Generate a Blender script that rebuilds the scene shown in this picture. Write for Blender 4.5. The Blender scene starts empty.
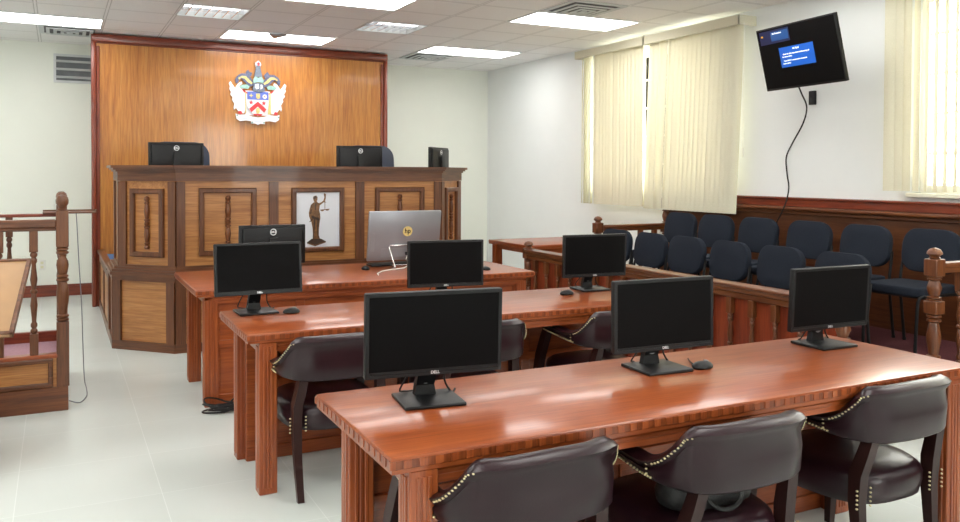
import bpy, bmesh, math, random
from mathutils import Vector, Matrix
random.seed(7)
PI = math.pi
R = math.radians
scn = bpy.context.scene
COL = scn.collection

# ------------------------------------------------------------------ materials
MATS = {}
def new_mat(name):
    m = bpy.data.materials.new(name); m.use_nodes = True
    nt = m.node_tree
    b = nt.nodes['Principled BSDF']
    MATS[name] = m
    return m, nt, b

def ramp(nt, stops):
    r = nt.nodes.new('ShaderNodeValToRGB')
    e = r.color_ramp.elements
    e[0].position = stops[0][0]; e[0].color = (*stops[0][1], 1)
    e[1].position = stops[-1][0]; e[1].color = (*stops[-1][1], 1)
    for p, c in stops[1:-1]:
        k = e.new(p); k.color = (*c, 1)
    return r

def plain(name, col, rough=.5, metal=0., coat=0., spec=.5, noise=0., nscale=8., bump=0., bscale=200., emit=None, estr=0.):
    m, nt, b = new_mat(name)
    b.inputs['Base Color'].default_value = (*col, 1)
    b.inputs['Roughness'].default_value = rough
    b.inputs['Metallic'].default_value = metal
    b.inputs['Coat Weight'].default_value = coat
    b.inputs['Coat Roughness'].default_value = .08
    b.inputs['Specular IOR Level'].default_value = spec
    tc = nt.nodes.new('ShaderNodeTexCoord')
    n = nt.nodes.new('ShaderNodeTexNoise'); n.inputs['Scale'].default_value = nscale; n.inputs['Detail'].default_value = 4
    nt.links.new(tc.outputs['Object'], n.inputs['Vector'])
    d = noise
    r = ramp(nt, [(.3, tuple(c * (1 - d) for c in col)), (.7, tuple(min(1, c * (1 + d)) for c in col))])
    nt.links.new(n.outputs['Fac'], r.inputs['Fac']); nt.links.new(r.outputs['Color'], b.inputs['Base Color'])
    if bump:
        n2 = nt.nodes.new('ShaderNodeTexNoise'); n2.inputs['Scale'].default_value = bscale; n2.inputs['Detail'].default_value = 3
        nt.links.new(tc.outputs['Object'], n2.inputs['Vector'])
        bp = nt.nodes.new('ShaderNodeBump'); bp.inputs['Strength'].default_value = bump; bp.inputs['Distance'].default_value = .002
        nt.links.new(n2.outputs['Fac'], bp.inputs['Height']); nt.links.new(bp.outputs['Normal'], b.inputs['Normal'])
    if emit:
        b.inputs['Emission Color'].default_value = (*emit, 1); b.inputs['Emission Strength'].default_value = estr
    return m

def wood(name, dark, mid, light, axis='X', rough=.28, coat=.3, scale=1., sheets=None, crough=.06):
    """grain runs along the given axis"""
    m, nt, b = new_mat(name)
    tc = nt.nodes.new('ShaderNodeTexCoord')
    mp = nt.nodes.new('ShaderNodeMapping')
    s = {'X': (.9, 14, 14), 'Y': (14, .9, 14), 'Z': (14, 14, .9), 'H': (.9, .9, 14)}[axis]
    mp.inputs['Scale'].default_value = tuple(v * scale for v in s)
    nt.links.new(tc.outputs['Object'], mp.inputs['Vector'])
    n = nt.nodes.new('ShaderNodeTexNoise'); n.inputs['Scale'].default_value = 2.2; n.inputs['Detail'].default_value = 7
    n.inputs['Roughness'].default_value = .62; n.inputs['Distortion'].default_value = .7
    nt.links.new(mp.outputs['Vector'], n.inputs['Vector'])
    r = ramp(nt, [(.28, dark), (.5, mid), (.74, light)])
    nt.links.new(n.outputs['Fac'], r.inputs['Fac'])
    # fine pores
    mp2 = nt.nodes.new('ShaderNodeMapping')
    mp2.inputs['Scale'].default_value = tuple((v * 7 if v > 5 else v * 4) * scale for v in s)
    nt.links.new(tc.outputs['Object'], mp2.inputs['Vector'])
    n2 = nt.nodes.new('ShaderNodeTexNoise'); n2.inputs['Scale'].default_value = 2.; n2.inputs['Detail'].default_value = 3
    nt.links.new(mp2.outputs['Vector'], n2.inputs['Vector'])
    r2 = ramp(nt, [(.36, (.72, .68, .64)), (.56, (1, 1, 1))])
    nt.links.new(n2.outputs['Fac'], r2.inputs['Fac'])
    mx = nt.nodes.new('ShaderNodeMix'); mx.data_type = 'RGBA'; mx.blend_type = 'MULTIPLY'; mx.inputs[0].default_value = .8
    nt.links.new(r.outputs['Color'], mx.inputs[6]); nt.links.new(r2.outputs['Color'], mx.inputs[7])
    out = mx.outputs[2]
    if sheets:                               # veneer sheets side by side, each its own tone
        sep = nt.nodes.new('ShaderNodeSeparateXYZ'); nt.links.new(tc.outputs['Object'], sep.inputs[0])
        dv = nt.nodes.new('ShaderNodeMath'); dv.operation = 'DIVIDE'; dv.inputs[1].default_value = sheets[0]
        ad = nt.nodes.new('ShaderNodeMath'); ad.operation = 'ADD'; ad.inputs[1].default_value = sheets[1]
        fl = nt.nodes.new('ShaderNodeMath'); fl.operation = 'FLOOR'
        wn = nt.nodes.new('ShaderNodeTexWhiteNoise'); wn.noise_dimensions = '1D'
        nt.links.new(sep.outputs['X'], dv.inputs[0]); nt.links.new(dv.outputs[0], ad.inputs[0]); nt.links.new(ad.outputs[0], fl.inputs[0])
        nt.links.new(fl.outputs[0], wn.inputs['W'])
        r3 = ramp(nt, [(0, (.84, .86, .84)), (1, (1.0, .97, .98))])
        nt.links.new(wn.outputs['Value'], r3.inputs['Fac'])
        m2 = nt.nodes.new('ShaderNodeMix'); m2.data_type = 'RGBA'; m2.blend_type = 'MULTIPLY'; m2.inputs[0].default_value = 1
        nt.links.new(out, m2.inputs[6]); nt.links.new(r3.outputs['Color'], m2.inputs[7]); out = m2.outputs[2]
    nt.links.new(out, b.inputs['Base Color'])
    b.inputs['Roughness'].default_value = rough
    b.inputs['Coat Weight'].default_value = coat; b.inputs['Coat Roughness'].default_value = crough
    bp = nt.nodes.new('ShaderNodeBump'); bp.inputs['Strength'].default_value = .08; bp.inputs['Distance'].default_value = .001
    nt.links.new(n2.outputs['Fac'], bp.inputs['Height']); nt.links.new(bp.outputs['Normal'], b.inputs['Normal'])
    return m

def hexc(r, g, b):
    f = lambda v: (v / 255 / 12.92) if v <= 10 else ((v / 255 + .055) / 1.055) ** 2.4
    return (f(r), f(g), f(b))

for ax in 'XYZH':
    wood('desk_wood_' + ax, hexc(132, 58, 22), hexc(154, 74, 30), hexc(172, 90, 41), ax, rough=.38, coat=.45, crough=.15)
    wood('oak_' + ax, hexc(148, 92, 48), hexc(180, 122, 68), hexc(200, 146, 88), ax, rough=.4, coat=.15, scale=.8)
    wood('walnut_' + ax, hexc(76, 43, 24), hexc(104, 61, 34), hexc(124, 76, 42), ax, rough=.42, coat=.12)
    wood('cherry_' + ax, hexc(92, 34, 18), hexc(128, 52, 28), hexc(148, 68, 34), ax, rough=.35, coat=.25)
    wood('rail_wood_' + ax, hexc(74, 37, 17), hexc(106, 58, 28), hexc(132, 79, 40), ax, rough=.38, coat=.2)
wood('veneer', hexc(176, 102, 40), hexc(204, 132, 56), hexc(220, 154, 74), 'Z', rough=.38, coat=.45, scale=.7, sheets=(1.22, .35), crough=.11)
wood('wainscot', hexc(78, 42, 22), hexc(98, 55, 29), hexc(114, 68, 38), 'Y', rough=.4, coat=.15)  # panel wood darkened: shade behind the jury chairs put into the colour
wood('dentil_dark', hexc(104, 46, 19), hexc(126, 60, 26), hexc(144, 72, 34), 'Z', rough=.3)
plain('leather', hexc(37, 16, 23), .30, noise=.12, nscale=6, bump=.15, bscale=260, spec=.42)
plain('chair_frame', hexc(44, 20, 18), .4, noise=.15, coat=.05, spec=.35)
plain('brass', (.70, .60, .36), .3, metal=1., noise=.05)
plain('navy_fabric', hexc(38, 43, 53), .9, noise=.12, nscale=120, bump=.5, bscale=700, spec=.15)
plain('black_metal', (.008, .008, .009), .45, noise=.1, spec=.3)
plain('black_plastic', (.005, .005, .006), .42, spec=.35, noise=.08, bump=.1, bscale=900)
plain('black_matte', (.010, .010, .011), .55, noise=.08)
plain('screen_black', (.0035, .0032, .0035), .5, noise=.02, spec=.08)
plain('bezel_edge', (.009, .009, .010), .4, noise=.05, spec=.35)
plain('silver', hexc(152, 154, 160), .38, metal=.55, noise=.03)
plain('chrome', (.8, .8, .82), .12, metal=1., noise=.02)
plain('logo_silver', (.72, .73, .75), .3, metal=.6, noise=.02)
plain('white_plastic', hexc(236, 236, 230), .4, noise=.02)
plain('grey_plastic', hexc(140, 140, 142), .4, noise=.04)
plain('cable_grey', hexc(120, 122, 128), .5, noise=.04)
plain('white_paint', hexc(243, 246, 245), .55, noise=.01, nscale=3, bump=.04, bscale=300)
plain('back_paint', hexc(240, 243, 233), .55, noise=.01, nscale=3, bump=.04, bscale=300)
plain('vent_metal', hexc(214, 218, 218), .4, noise=.03)
plain('vent_dust', hexc(96, 98, 100), .7, noise=.35, nscale=14)
plain('louvre_shade', hexc(118, 122, 126), .6, noise=.2)
plain('carpet_maroon', hexc(104, 62, 66), .95, noise=.25, nscale=150, bump=.6, bscale=500, spec=.1)
plain('carpet_purple', hexc(172, 136, 146), .9, noise=.08, nscale=60, bump=.4, bscale=500, spec=.1)
plain('carpet_blue', hexc(92, 122, 168), .95, noise=.15, nscale=150, bump=.5, bscale=500, spec=.1)
plain('paper', hexc(226, 230, 238), .5, noise=.01)
plain('bronze', hexc(120, 84, 50), .4, noise=.35, nscale=40)
plain('bronze_dark', hexc(62, 44, 34), .5, noise=.2, nscale=40)
plain('bag_leather', (.012, .012, .012), .42, noise=.2, nscale=30, bump=.4, bscale=120)
plain('lectern_top', hexc(172, 134, 94), .35, noise=.1, nscale=5)
plain('tag_paper', hexc(226, 224, 190), .6, noise=.02)
plain('window_frame', hexc(240, 238, 230), .45, noise=.02)
plain('tv_blue', hexc(20, 84, 176), .4, emit=hexc(20, 92, 190), estr=.3)
plain('tv_navy', hexc(16, 26, 64), .4, emit=hexc(18, 30, 76), estr=.25)
plain('tv_mid', hexc(30, 74, 130), .4, emit=hexc(30, 74, 130), estr=.25)
plain('tv_white', (.9, .92, .95), .4, emit=(.9, .93, 1), estr=.6)
plain('tv_gold', hexc(220, 160, 40), .4, emit=hexc(220, 160, 40), estr=.5)
plain('arms_white', hexc(244, 244, 248), .4, noise=.02)
plain('arms_shade', hexc(206, 212, 226), .4, noise=.04)
plain('arms_blue', hexc(96, 116, 200), .4, noise=.05)
plain('arms_navy', hexc(96, 102, 130), .4, noise=.3, nscale=60)
plain('arms_red', hexc(224, 64, 66), .4, noise=.06)
plain('arms_gold', hexc(222, 200, 130), .4, noise=.2, nscale=60)
plain('arms_green', hexc(150, 192, 180), .4, noise=.15, nscale=40)
plain('arms_grey', hexc(112, 122, 138), .4, noise=.25, nscale=50)
plain('arms_dark', hexc(58, 52, 60), .4, noise=.1)
plain('lamp_on', (.9, .9, .9), .4, emit=(1.0, .985, .955), estr=6.5)
plain('lamp_tube', (.9, .9, .9), .4, emit=(1.0, .98, .96), estr=3.5)

# floor tiles
def tile_floor():
    m, nt, b = new_mat('floor_tile')
    tc = nt.nodes.new('ShaderNodeTexCoord')
    mp = nt.nodes.new('ShaderNodeMapping'); mp.inputs['Location'].default_value = (.18, .13, 0)
    nt.links.new(tc.outputs['Object'], mp.inputs['Vector'])
    br = nt.nodes.new('ShaderNodeTexBrick'); br.offset = 0; br.squash = 1
    br.inputs['Scale'].default_value = 1; br.inputs['Brick Width'].default_value = .61; br.inputs['Row Height'].default_value = .61
    br.inputs['Mortar Size'].default_value = .0022; br.inputs['Mortar Smooth'].default_value = .3; br.inputs['Bias'].default_value = 0
    br.inputs['Color1'].default_value = (*hexc(212, 219, 215), 1); br.inputs['Color2'].default_value = (*hexc(209, 216, 212), 1)
    br.inputs['Mortar'].default_value = (*hexc(224, 230, 227), 1)
    nt.links.new(mp.outputs['Vector'], br.inputs['Vector'])
    n = nt.nodes.new('ShaderNodeTexNoise'); n.inputs['Scale'].default_value = 1.7; n.inputs['Detail'].default_value = 6
    nt.links.new(tc.outputs['Object'], n.inputs['Vector'])
    r = ramp(nt, [(.3, (.975, .975, .97)), (.7, (1, 1, 1))]); nt.links.new(n.outputs['Fac'], r.inputs['Fac'])
    mx = nt.nodes.new('ShaderNodeMix'); mx.data_type = 'RGBA'; mx.blend_type = 'MULTIPLY'; mx.inputs[0].default_value = 1
    nt.links.new(br.outputs['Color'], mx.inputs[6]); nt.links.new(r.outputs['Color'], mx.inputs[7])
    nt.links.new(mx.outputs[2], b.inputs['Base Color'])
    r4 = ramp(nt, [(.3, (.24, .24, .24)), (.7, (.27, .27, .27))]); nt.links.new(n.outputs['Fac'], r4.inputs['Fac'])
    nt.links.new(r4.outputs['Color'], b.inputs['Roughness'])
tile_floor()

GX, GY, GM = -.7909, 8.0877, .61          # ceiling grid phase and module
def ceiling_mat():
    m, nt, b = new_mat('ceiling_tile')
    tc = nt.nodes.new('ShaderNodeTexCoord')
    sep = nt.nodes.new('ShaderNodeSeparateXYZ'); nt.links.new(tc.outputs['Object'], sep.inputs[0])
    outs = []
    for ax, ph in (('X', GX), ('Y', GY)):
        s = nt.nodes.new('ShaderNodeMath'); s.operation = 'SUBTRACT'; s.inputs[1].default_value = ph - 20 * GM - .5 * GM
        nt.links.new(sep.outputs[ax], s.inputs[0])
        md = nt.nodes.new('ShaderNodeMath'); md.operation = 'MODULO'; md.inputs[1].default_value = GM
        nt.links.new(s.outputs[0], md.inputs[0])
        s2 = nt.nodes.new('ShaderNodeMath'); s2.operation = 'SUBTRACT'; s2.inputs[1].default_value = GM / 2
        nt.links.new(md.outputs[0], s2.inputs[0])
        ab = nt.nodes.new('ShaderNodeMath'); ab.operation = 'ABSOLUTE'; nt.links.new(s2.outputs[0], ab.inputs[0])
        outs.append(ab.outputs[0])
    mn = nt.nodes.new('ShaderNodeMath'); mn.operation = 'MINIMUM'
    nt.links.new(outs[0], mn.inputs[0]); nt.links.new(outs[1], mn.inputs[1])
    r = ramp(nt, [(.0, hexc(248, 247, 246)), (.0105, hexc(248, 247, 246)), (.012, hexc(196, 194, 192)), (.016, hexc(206, 204, 202)), (.02, hexc(249, 248, 247))])
    nt.links.new(mn.outputs[0], r.inputs['Fac'])
    n = nt.nodes.new('ShaderNodeTexNoise'); n.inputs['Scale'].default_value = 90; n.inputs['Detail'].default_value = 3
    nt.links.new(tc.outputs['Object'], n.inputs['Vector'])
    r2 = ramp(nt, [(.35, (.96, .96, .96)), (.55, (1, 1, 1))]); nt.links.new(n.outputs['Fac'], r2.inputs['Fac'])
    mx = nt.nodes.new('ShaderNodeMix'); mx.data_type = 'RGBA'; mx.blend_type = 'MULTIPLY'; mx.inputs[0].default_value = 1
    nt.links.new(r.outputs['Color'], mx.inputs[6]); nt.links.new(r2.outputs['Color'], mx.inputs[7])
    nt.links.new(mx.outputs[2], b.inputs['Base Color'])
    b.inputs['Roughness'].default_value = .85; b.inputs['Specular IOR Level'].default_value = .2
ceiling_mat()

def blind_mat():
    m, nt, b = new_mat('blind_fabric')
    out = nt.nodes['Material Output']
    tc = nt.nodes.new('ShaderNodeTexCoord')
    n = nt.nodes.new('ShaderNodeTexNoise'); n.inputs['Scale'].default_value = 160
    nt.links.new(tc.outputs['Object'], n.inputs['Vector'])
    r = ramp(nt, [(.3, hexc(218, 214, 190)), (.7, hexc(230, 226, 204))]); nt.links.new(n.outputs['Fac'], r.inputs['Fac'])
    nt.links.new(r.outputs['Color'], b.inputs['Base Color']); b.inputs['Roughness'].default_value = .7
    t = nt.nodes.new('ShaderNodeBsdfTranslucent'); t.inputs['Color'].default_value = (*hexc(236, 222, 176), 1)
    mx = nt.nodes.new('ShaderNodeMixShader'); mx.inputs[0].default_value = .055
    nt.links.new(b.outputs[0], mx.inputs[1]); nt.links.new(t.outputs[0], mx.inputs[2]); nt.links.new(mx.outputs[0], out.inputs['Surface'])
blind_mat()

def glass_mat():
    m, nt, b = new_mat('pane_glass')
    out = nt.nodes['Material Output']
    tr = nt.nodes.new('ShaderNodeBsdfTransparent'); tr.inputs['Color'].default_value = (.93, .95, .94, 1)
    gl = nt.nodes.new('ShaderNodeBsdfGlossy'); gl.inputs['Roughness'].default_value = .02
    fr = nt.nodes.new('ShaderNodeFresnel'); fr.inputs['IOR'].default_value = 1.45
    mx = nt.nodes.new('ShaderNodeMixShader')
    nt.links.new(fr.outputs[0], mx.inputs[0]); nt.links.new(tr.outputs[0], mx.inputs[1]); nt.links.new(gl.outputs[0], mx.inputs[2])
    nt.links.new(mx.outputs[0], out.inputs['Surface'])
glass_mat()

# ------------------------------------------------------------------ mesh helpers
class MB:
    def __init__(self): self.bm = bmesh.new()
    def _merge(self, b, M=None):
        me = bpy.data.meshes.new('tmp')
        if M is not None: b.transform(M)
        b.to_mesh(me); b.free(); self.bm.from_mesh(me); bpy.data.meshes.remove(me)
        return self
    def box(self, x0, x1, y0, y1, z0, z1, bev=0., seg=1, M=None):
        b = bmesh.new()
        bmesh.ops.create_cube(b, size=1)
        for v in b.verts:
            v.co = Vector(((x0 + x1) / 2 + v.co.x * (x1 - x0), (y0 + y1) / 2 + v.co.y * (y1 - y0), (z0 + z1) / 2 + v.co.z * (z1 - z0)))
        if bev: bmesh.ops.bevel(b, geom=b.edges[:] , offset=bev, segments=seg, affect='EDGES', profile=.5)
        return self._merge(b, M)
    def lathe(self, prof, c=(0, 0, 0), seg=16, M=None, half=False, sx=1.):
        """prof: list of (radius, z)"""
        b = bmesh.new(); rings = []
        for r, z in prof:
            rings.append([b.verts.new((c[0] + sx * r * math.cos(2 * PI * i / seg), c[1] + r * math.sin(2 * PI * i / seg), c[2] + z)) for i in range(seg)])
        for a, d in zip(rings, rings[1:]):
            for i in range(seg):
                b.faces.new((a[i], a[(i + 1) % seg], d[(i + 1) % seg], d[i]))
        b.faces.new(rings[0][::-1]); b.faces.new(rings[-1])
        return self._merge(b, M)
    def prism(self, poly, z0, z1, M=None, bev=0.):
        """poly in xy, extruded along z"""
        b = bmesh.new()
        lo = [b.verts.new((p[0], p[1], z0)) for p in poly]; hi = [b.verts.new((p[0], p[1], z1)) for p in poly]
        n = len(poly)
        f1 = b.faces.new(lo[::-1]); f2 = b.faces.new(hi)
        for i in range(n): b.faces.new((lo[i], lo[(i + 1) % n], hi[(i + 1) % n], hi[i]))
        bmesh.ops.recalc_face_normals(b, faces=b.faces[:])
        if bev: bmesh.ops.bevel(b, geom=b.edges[:], offset=bev, segments=2, affect='EDGES', profile=.5)
        return self._merge(b, M)
    def tube(self, pts, r, seg=8, M=None, closed=False, rr=None, flat=None):
        b = bmesh.new(); pts = [Vector(p) for p in pts]; rings = []; n = len(pts)
        prev = None
        for i, p in enumerate(pts):
            a = pts[i - 1] if (i > 0 or closed) else p; c = pts[(i + 1) % n] if (i < n - 1 or closed) else p
            t = (c - a).normalized()
            if prev is None:
                u = t.orthogonal().normalized()
            else:
                u = (prev - t * prev.dot(t))
                u = u.normalized() if u.length > 1e-6 else t.orthogonal().normalized()
            prev = u; w = t.cross(u)
            rad = rr[i] if rr else r
            rings.append([b.verts.new(p + (u * math.cos(2 * PI * k / seg) + w * math.sin(2 * PI * k / seg)) * rad) for k in range(seg)])
        for i in range(n if closed else n - 1):
            A, B = rings[i], rings[(i + 1) % n]
            for k in range(seg): b.faces.new((A[k], A[(k + 1) % seg], B[(k + 1) % seg], B[k]))
        if not closed:
            b.faces.new(rings[0][::-1]); b.faces.new(rings[-1])
        return self._merge(b, M)
    def bar(self, pts, sizes, M=None, axis=(1, 0, 0), bev=0.):
        """rectangular bar through pts; sizes = (wide along axis, deep) per point"""
        b = bmesh.new(); pts = [Vector(p) for p in pts]; rings = []; ax = Vector(axis).normalized()
        for i, p in enumerate(pts):
            t = (pts[min(i + 1, len(pts) - 1)] - pts[max(i - 1, 0)]).normalized()
            d = t.cross(ax).normalized(); w, e = sizes[i]
            rings.append([b.verts.new(p + ax * sx * w / 2 + d * sy * e / 2) for sx, sy in ((-1, -1), (1, -1), (1, 1), (-1, 1))])
        for A, B in zip(rings, rings[1:]):
            for k in range(4): b.faces.new((A[k], A[(k + 1) % 4], B[(k + 1) % 4], B[k]))
        b.faces.new(rings[0][::-1]); b.faces.new(rings[-1])
        bmesh.ops.recalc_face_normals(b, faces=b.faces[:])
        return self._merge(b, M)
    def ring(self, w, h, bw, y0, y1, cx=0, cz=0, M=None, bev=0.):
        """mitred rectangular frame in the xz plane: outer w x h, bar bw, from y0 (front) to y1 (back)"""
        b = bmesh.new()
        def loop(a, c, y): return [b.verts.new((cx + sx * a / 2, y, cz + sz * c / 2)) for sx, sz in ((-1, -1), (1, -1), (1, 1), (-1, 1))]
        fo, fi, bo, bi = loop(w - 2 * bev, h - 2 * bev, y0), loop(w - 2 * bw + 2 * bev, h - 2 * bw + 2 * bev, y0), loop(w, h, y1), loop(w - 2 * bw, h - 2 * bw, y1)
        mo, mi = loop(w, h, y0 + bev), loop(w - 2 * bw, h - 2 * bw, y0 + bev)
        for k in range(4):
            j = (k + 1) % 4
            for A, B in ((fo, fi), (mo, fo), (bo, mo), (fi, mi), (mi, bi), (bi, bo)):
                b.faces.new((A[k], A[j], B[j], B[k]))
        bmesh.ops.recalc_face_normals(b, faces=b.faces[:])
        return self._merge(b, M)
    def build(self, name, mat, parent=None, smooth=False, world=False, loc=None, angle=40):
        if world and parent is not None: self.bm.transform(Matrix.Translation(-Vector(parent.location)))
        if loc is not None: self.bm.transform(Matrix.Translation(-Vector(loc)))
        bmesh.ops.remove_doubles(self.bm, verts=self.bm.verts[:], dist=1e-6)
        me = bpy.data.meshes.new(name); self.bm.to_mesh(me); self.bm.free()
        me.materials.append(MATS[mat])
        if smooth:
            me.polygons.foreach_set('use_smooth', [True] * len(me.polygons))
            me.set_sharp_from_angle(angle=R(angle))
        o = bpy.data.objects.new(name, me); COL.objects.link(o)
        if parent is not None: o.parent = parent
        if loc is not None: o.location = loc
        return o

def thing(name, label, cat, loc=(0, 0, 0), rz=0., group=None):
    o = bpy.data.objects.new(name, None); COL.objects.link(o)
    o.empty_display_size = .1
    o.location = loc; o.rotation_euler = (0, 0, rz)
    o['label'] = label; o['category'] = cat
    if group: o['group'] = group
    return o
def tag(o, label, cat, group=None):
    o['label'] = label; o['category'] = cat
    if group: o['group'] = group
    return o
def struct(o):
    o['kind'] = 'structure'; return o
def dup(root, loc=None, rz=None, label=None, group=None, scale=None):
    def cp(o, par):
        c = o.copy(); COL.objects.link(c)
        if par is not None: c.parent = par
        for ch in o.children: cp(ch, c)
        return c
    r = cp(root, None)
    if loc is not None: r.location = loc
    if rz is not None: r.rotation_euler = (0, 0, rz)
    if label: r['label'] = label
    if group: r['group'] = group
    return r
def text_mb(s, size, depth, M, bold=0.):
    cu = bpy.data.curves.new('t', 'FONT'); cu.body = s; cu.size = size; cu.extrude = depth; cu.align_x = 'CENTER'; cu.align_y = 'CENTER'; cu.offset = bold
    cu.resolution_u = 3
    o = bpy.data.objects.new('t', cu); COL.objects.link(o)
    dg = bpy.context.evaluated_depsgraph_get()
    me = bpy.data.meshes.new_from_object(o.evaluated_get(dg))
    bpy.data.objects.remove(o); bpy.data.curves.remove(cu)
    mb = MB(); b = bmesh.new(); b.from_mesh(me); bpy.data.meshes.remove(me)
    mb._merge(b, M); return mb
FACE = Matrix.Rotation(PI / 2, 4, 'X')        # text lying in xz, read from -y
BACKF = Matrix.Rotation(PI, 4, 'Z') @ FACE    # read from +y

# ------------------------------------------------------------------ room
XL, XR, YF, YB, ZC = -4.6, 5.84, -3.2, 11.29, 3.053
m = MB(); m.box(XL - .2, XR + .2, YF - .2, YB + .2, -.1, 0); struct(m.build('floor', 'floor_tile'))
# ceiling: one quad per module, leaving out the two louvred lamps' modules
xs = [XL - .2] + [GX + GM * k for k in range(-8, 13) if XL < GX + GM * k < XR] + [XR + .2]
ys = [YF - .2] + [GY + GM * k for k in range(-22, 8) if YF < GY + GM * k < YB] + [YB + .2]
holes = [(GX + 3 * GM, GY), (GX + 6 * GM, GY)]
m = MB(); vv = {}
for i, x in enumerate(xs):
    for j, y in enumerate(ys): vv[i, j] = m.bm.verts.new((x, y, ZC))
for i in range(len(xs) - 1):
    for j in range(len(ys) - 1):
        if any(abs(xs[i] - a) < .01 and abs(ys[j] - c) < .01 for a, c in holes): continue
        m.bm.faces.new((vv[i, j], vv[i, j + 1], vv[i + 1, j + 1], vv[i + 1, j]))
struct(m.build('ceiling', 'ceiling_tile'))
m = MB(); m.box(XL - .2, XR + .2, YB, YB + .15, 0, ZC + .05); struct(m.build('wall_back', 'back_paint'))
m = MB(); m.box(XL - .15, XL, YF - .2, YB, 0, ZC + .05); struct(m.build('wall_left', 'white_paint'))
m = MB(); FILL_WIN = [(-3.4, -1.9), (3.2, 4.7)]; xa = XL  # openings for two unseen windows, added to let in frontal fill light
for (a, c) in FILL_WIN:
    m.box(xa, a, YF - .15, YF, 0, ZC + .05); m.box(a, c, YF - .15, YF, 0, 1.0); m.box(a, c, YF - .15, YF, 2.85, ZC + .05); xa = c
m.box(xa, XR + .2, YF - .15, YF, 0, ZC + .05); struct(m.build('wall_front', 'white_paint'))
for n, (a, c) in enumerate(FILL_WIN):  # added windows behind the viewer, here only to brighten the room
    w = bpy.data.objects.new('window_%d' % (n + 3), None); COL.objects.link(w); w.location = ((a + c) / 2, YF - .1, 1.0); struct(w)
    f = MB()
    for (p, q) in ((a, a + .06), (c - .06, c), ((a + c) / 2 - .025, (a + c) / 2 + .025)): f.box(p, q, YF - .12, YF - .06, 1.0, 2.85, .004)
    f.box(a, c, YF - .12, YF - .06, 1.0, 1.06, .004); f.box(a, c, YF - .12, YF - .06, 2.79, 2.85, .004); f.build('window_frame', 'window_frame', w, world=True)
    g = MB(); g.box(a, c, YF - .095, YF - .091, 1.0, 2.85); g.build('pane', 'pane_glass', w, world=True)
    pl = bpy.data.lights.new('window_portal', 'AREA'); pl.shape = 'RECTANGLE'; pl.size = c - a; pl.size_y = 1.85; pl.cycles.is_portal = True
    po = bpy.data.objects.new('window_portal', pl); COL.objects.link(po); po.location = ((a + c) / 2, YF - .2, 1.925); po.rotation_euler = (PI / 2, 0, 0); po['kind'] = 'structure'
WIN = [(6.14, 8.30, 1.30, 2.88), (1.9, 4.20, 1.37, 2.88)]
m = MB(); ya = YB; WT = .22
for (a, c, z0, z1) in WIN:
    m.box(XR, XR + WT, c, ya, 0, ZC + .05); m.box(XR, XR + WT, a, c, 0, z0); m.box(XR, XR + WT, a, c, z1, ZC + .05); ya = a
m.box(XR, XR + WT, YF - .2, ya, 0, ZC + .05)
struct(m.build('wall_right', 'white_paint'))
for n, (a, c, z0, z1) in enumerate(WIN):
    w = bpy.data.objects.new('window_%d' % (n + 1), None); COL.objects.link(w); w.location = (XR + .12, (a + c) / 2, z0); struct(w)
    f = MB(); x0, x1 = XR + .08, XR + .14
    for (p, q) in ((a, a + .06), (c - .06, c)): f.box(x0, x1, p, q, z0, z1, .004)
    f.box(x0, x1, a + .06, c - .06, z0, z0 + .06); f.box(x0, x1, a + .06, c - .06, z1 - .06, z1)
    ncol = 5
    for k in range(1, ncol):
        f.box(x0 + .012, x1 - .012, a + (c - a) * k / ncol - .010, a + (c - a) * k / ncol + .010, z0 + .03, z1 - .03)
    for k in range(1, 5): f.box(x0 + .015, x1 - .015, a + .03, c - .03, z0 + (z1 - z0) * k / 5 - .010, z0 + (z1 - z0) * k / 5 + .010)
    f.build('window_frame', 'window_frame', w, world=True)
    g = MB(); g.box(XR - .05, XR + .08, a - .05, c + .03, z0 - .035, z0, .006); g.build('sill', 'window_frame', w, world=True)
    g = MB(); g.box(XR + .105, XR + .109, a, c, z0, z1); g.build('pane', 'pane_glass', w, world=True)
    pl = bpy.data.lights.new('window_portal', 'AREA'); pl.shape = 'RECTANGLE'; pl.size = c - a; pl.size_y = z1 - z0; pl.cycles.is_portal = True
    po = bpy.data.objects.new('window_portal', pl); COL.objects.link(po); po.location = (XR + .25, (a + c) / 2, (z0 + z1) / 2); po.rotation_euler = (PI / 2, 0, PI / 2); po['kind'] = 'structure'
m = MB(); m.box(XL, XR, YB - .018, YB, 0, .115, .004); m.box(XL, XR, YB - .026, YB, .115, .14, .008, 2); struct(m.build('baseboard_back', 'cherry_X', smooth=True))
# wainscot, ledge and red strip along the right wall
tr = bpy.data.objects.new('trim_1', None); COL.objects.link(tr); tr.location = (XR, 2, 0); struct(tr)
YW0, YW1 = YF, 7.03
m = MB(); m.box(XR - .03, XR, YW0, YW1, .0, 1.17); m.build('wainscot_panel', 'wainscot', tr, world=True)
m = MB(); m.box(XR - .10, XR, YW0, YW1, 1.19, 1.222, .008, 2); m.box(XR - .06, XR, YW0, YW1, 1.155, 1.19, .006); m.build('ledge', 'rail_wood_Y', tr, smooth=True, world=True)
m = MB(); m.box(XR - .035, XR, YW0, YW1, 1.222, 1.29, .004); m.box(XR - .05, XR, YW0, YW1, 1.285, 1.306, .008, 2); m.build('upper_strip', 'cherry_Y', tr, smooth=True, world=True)

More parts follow.
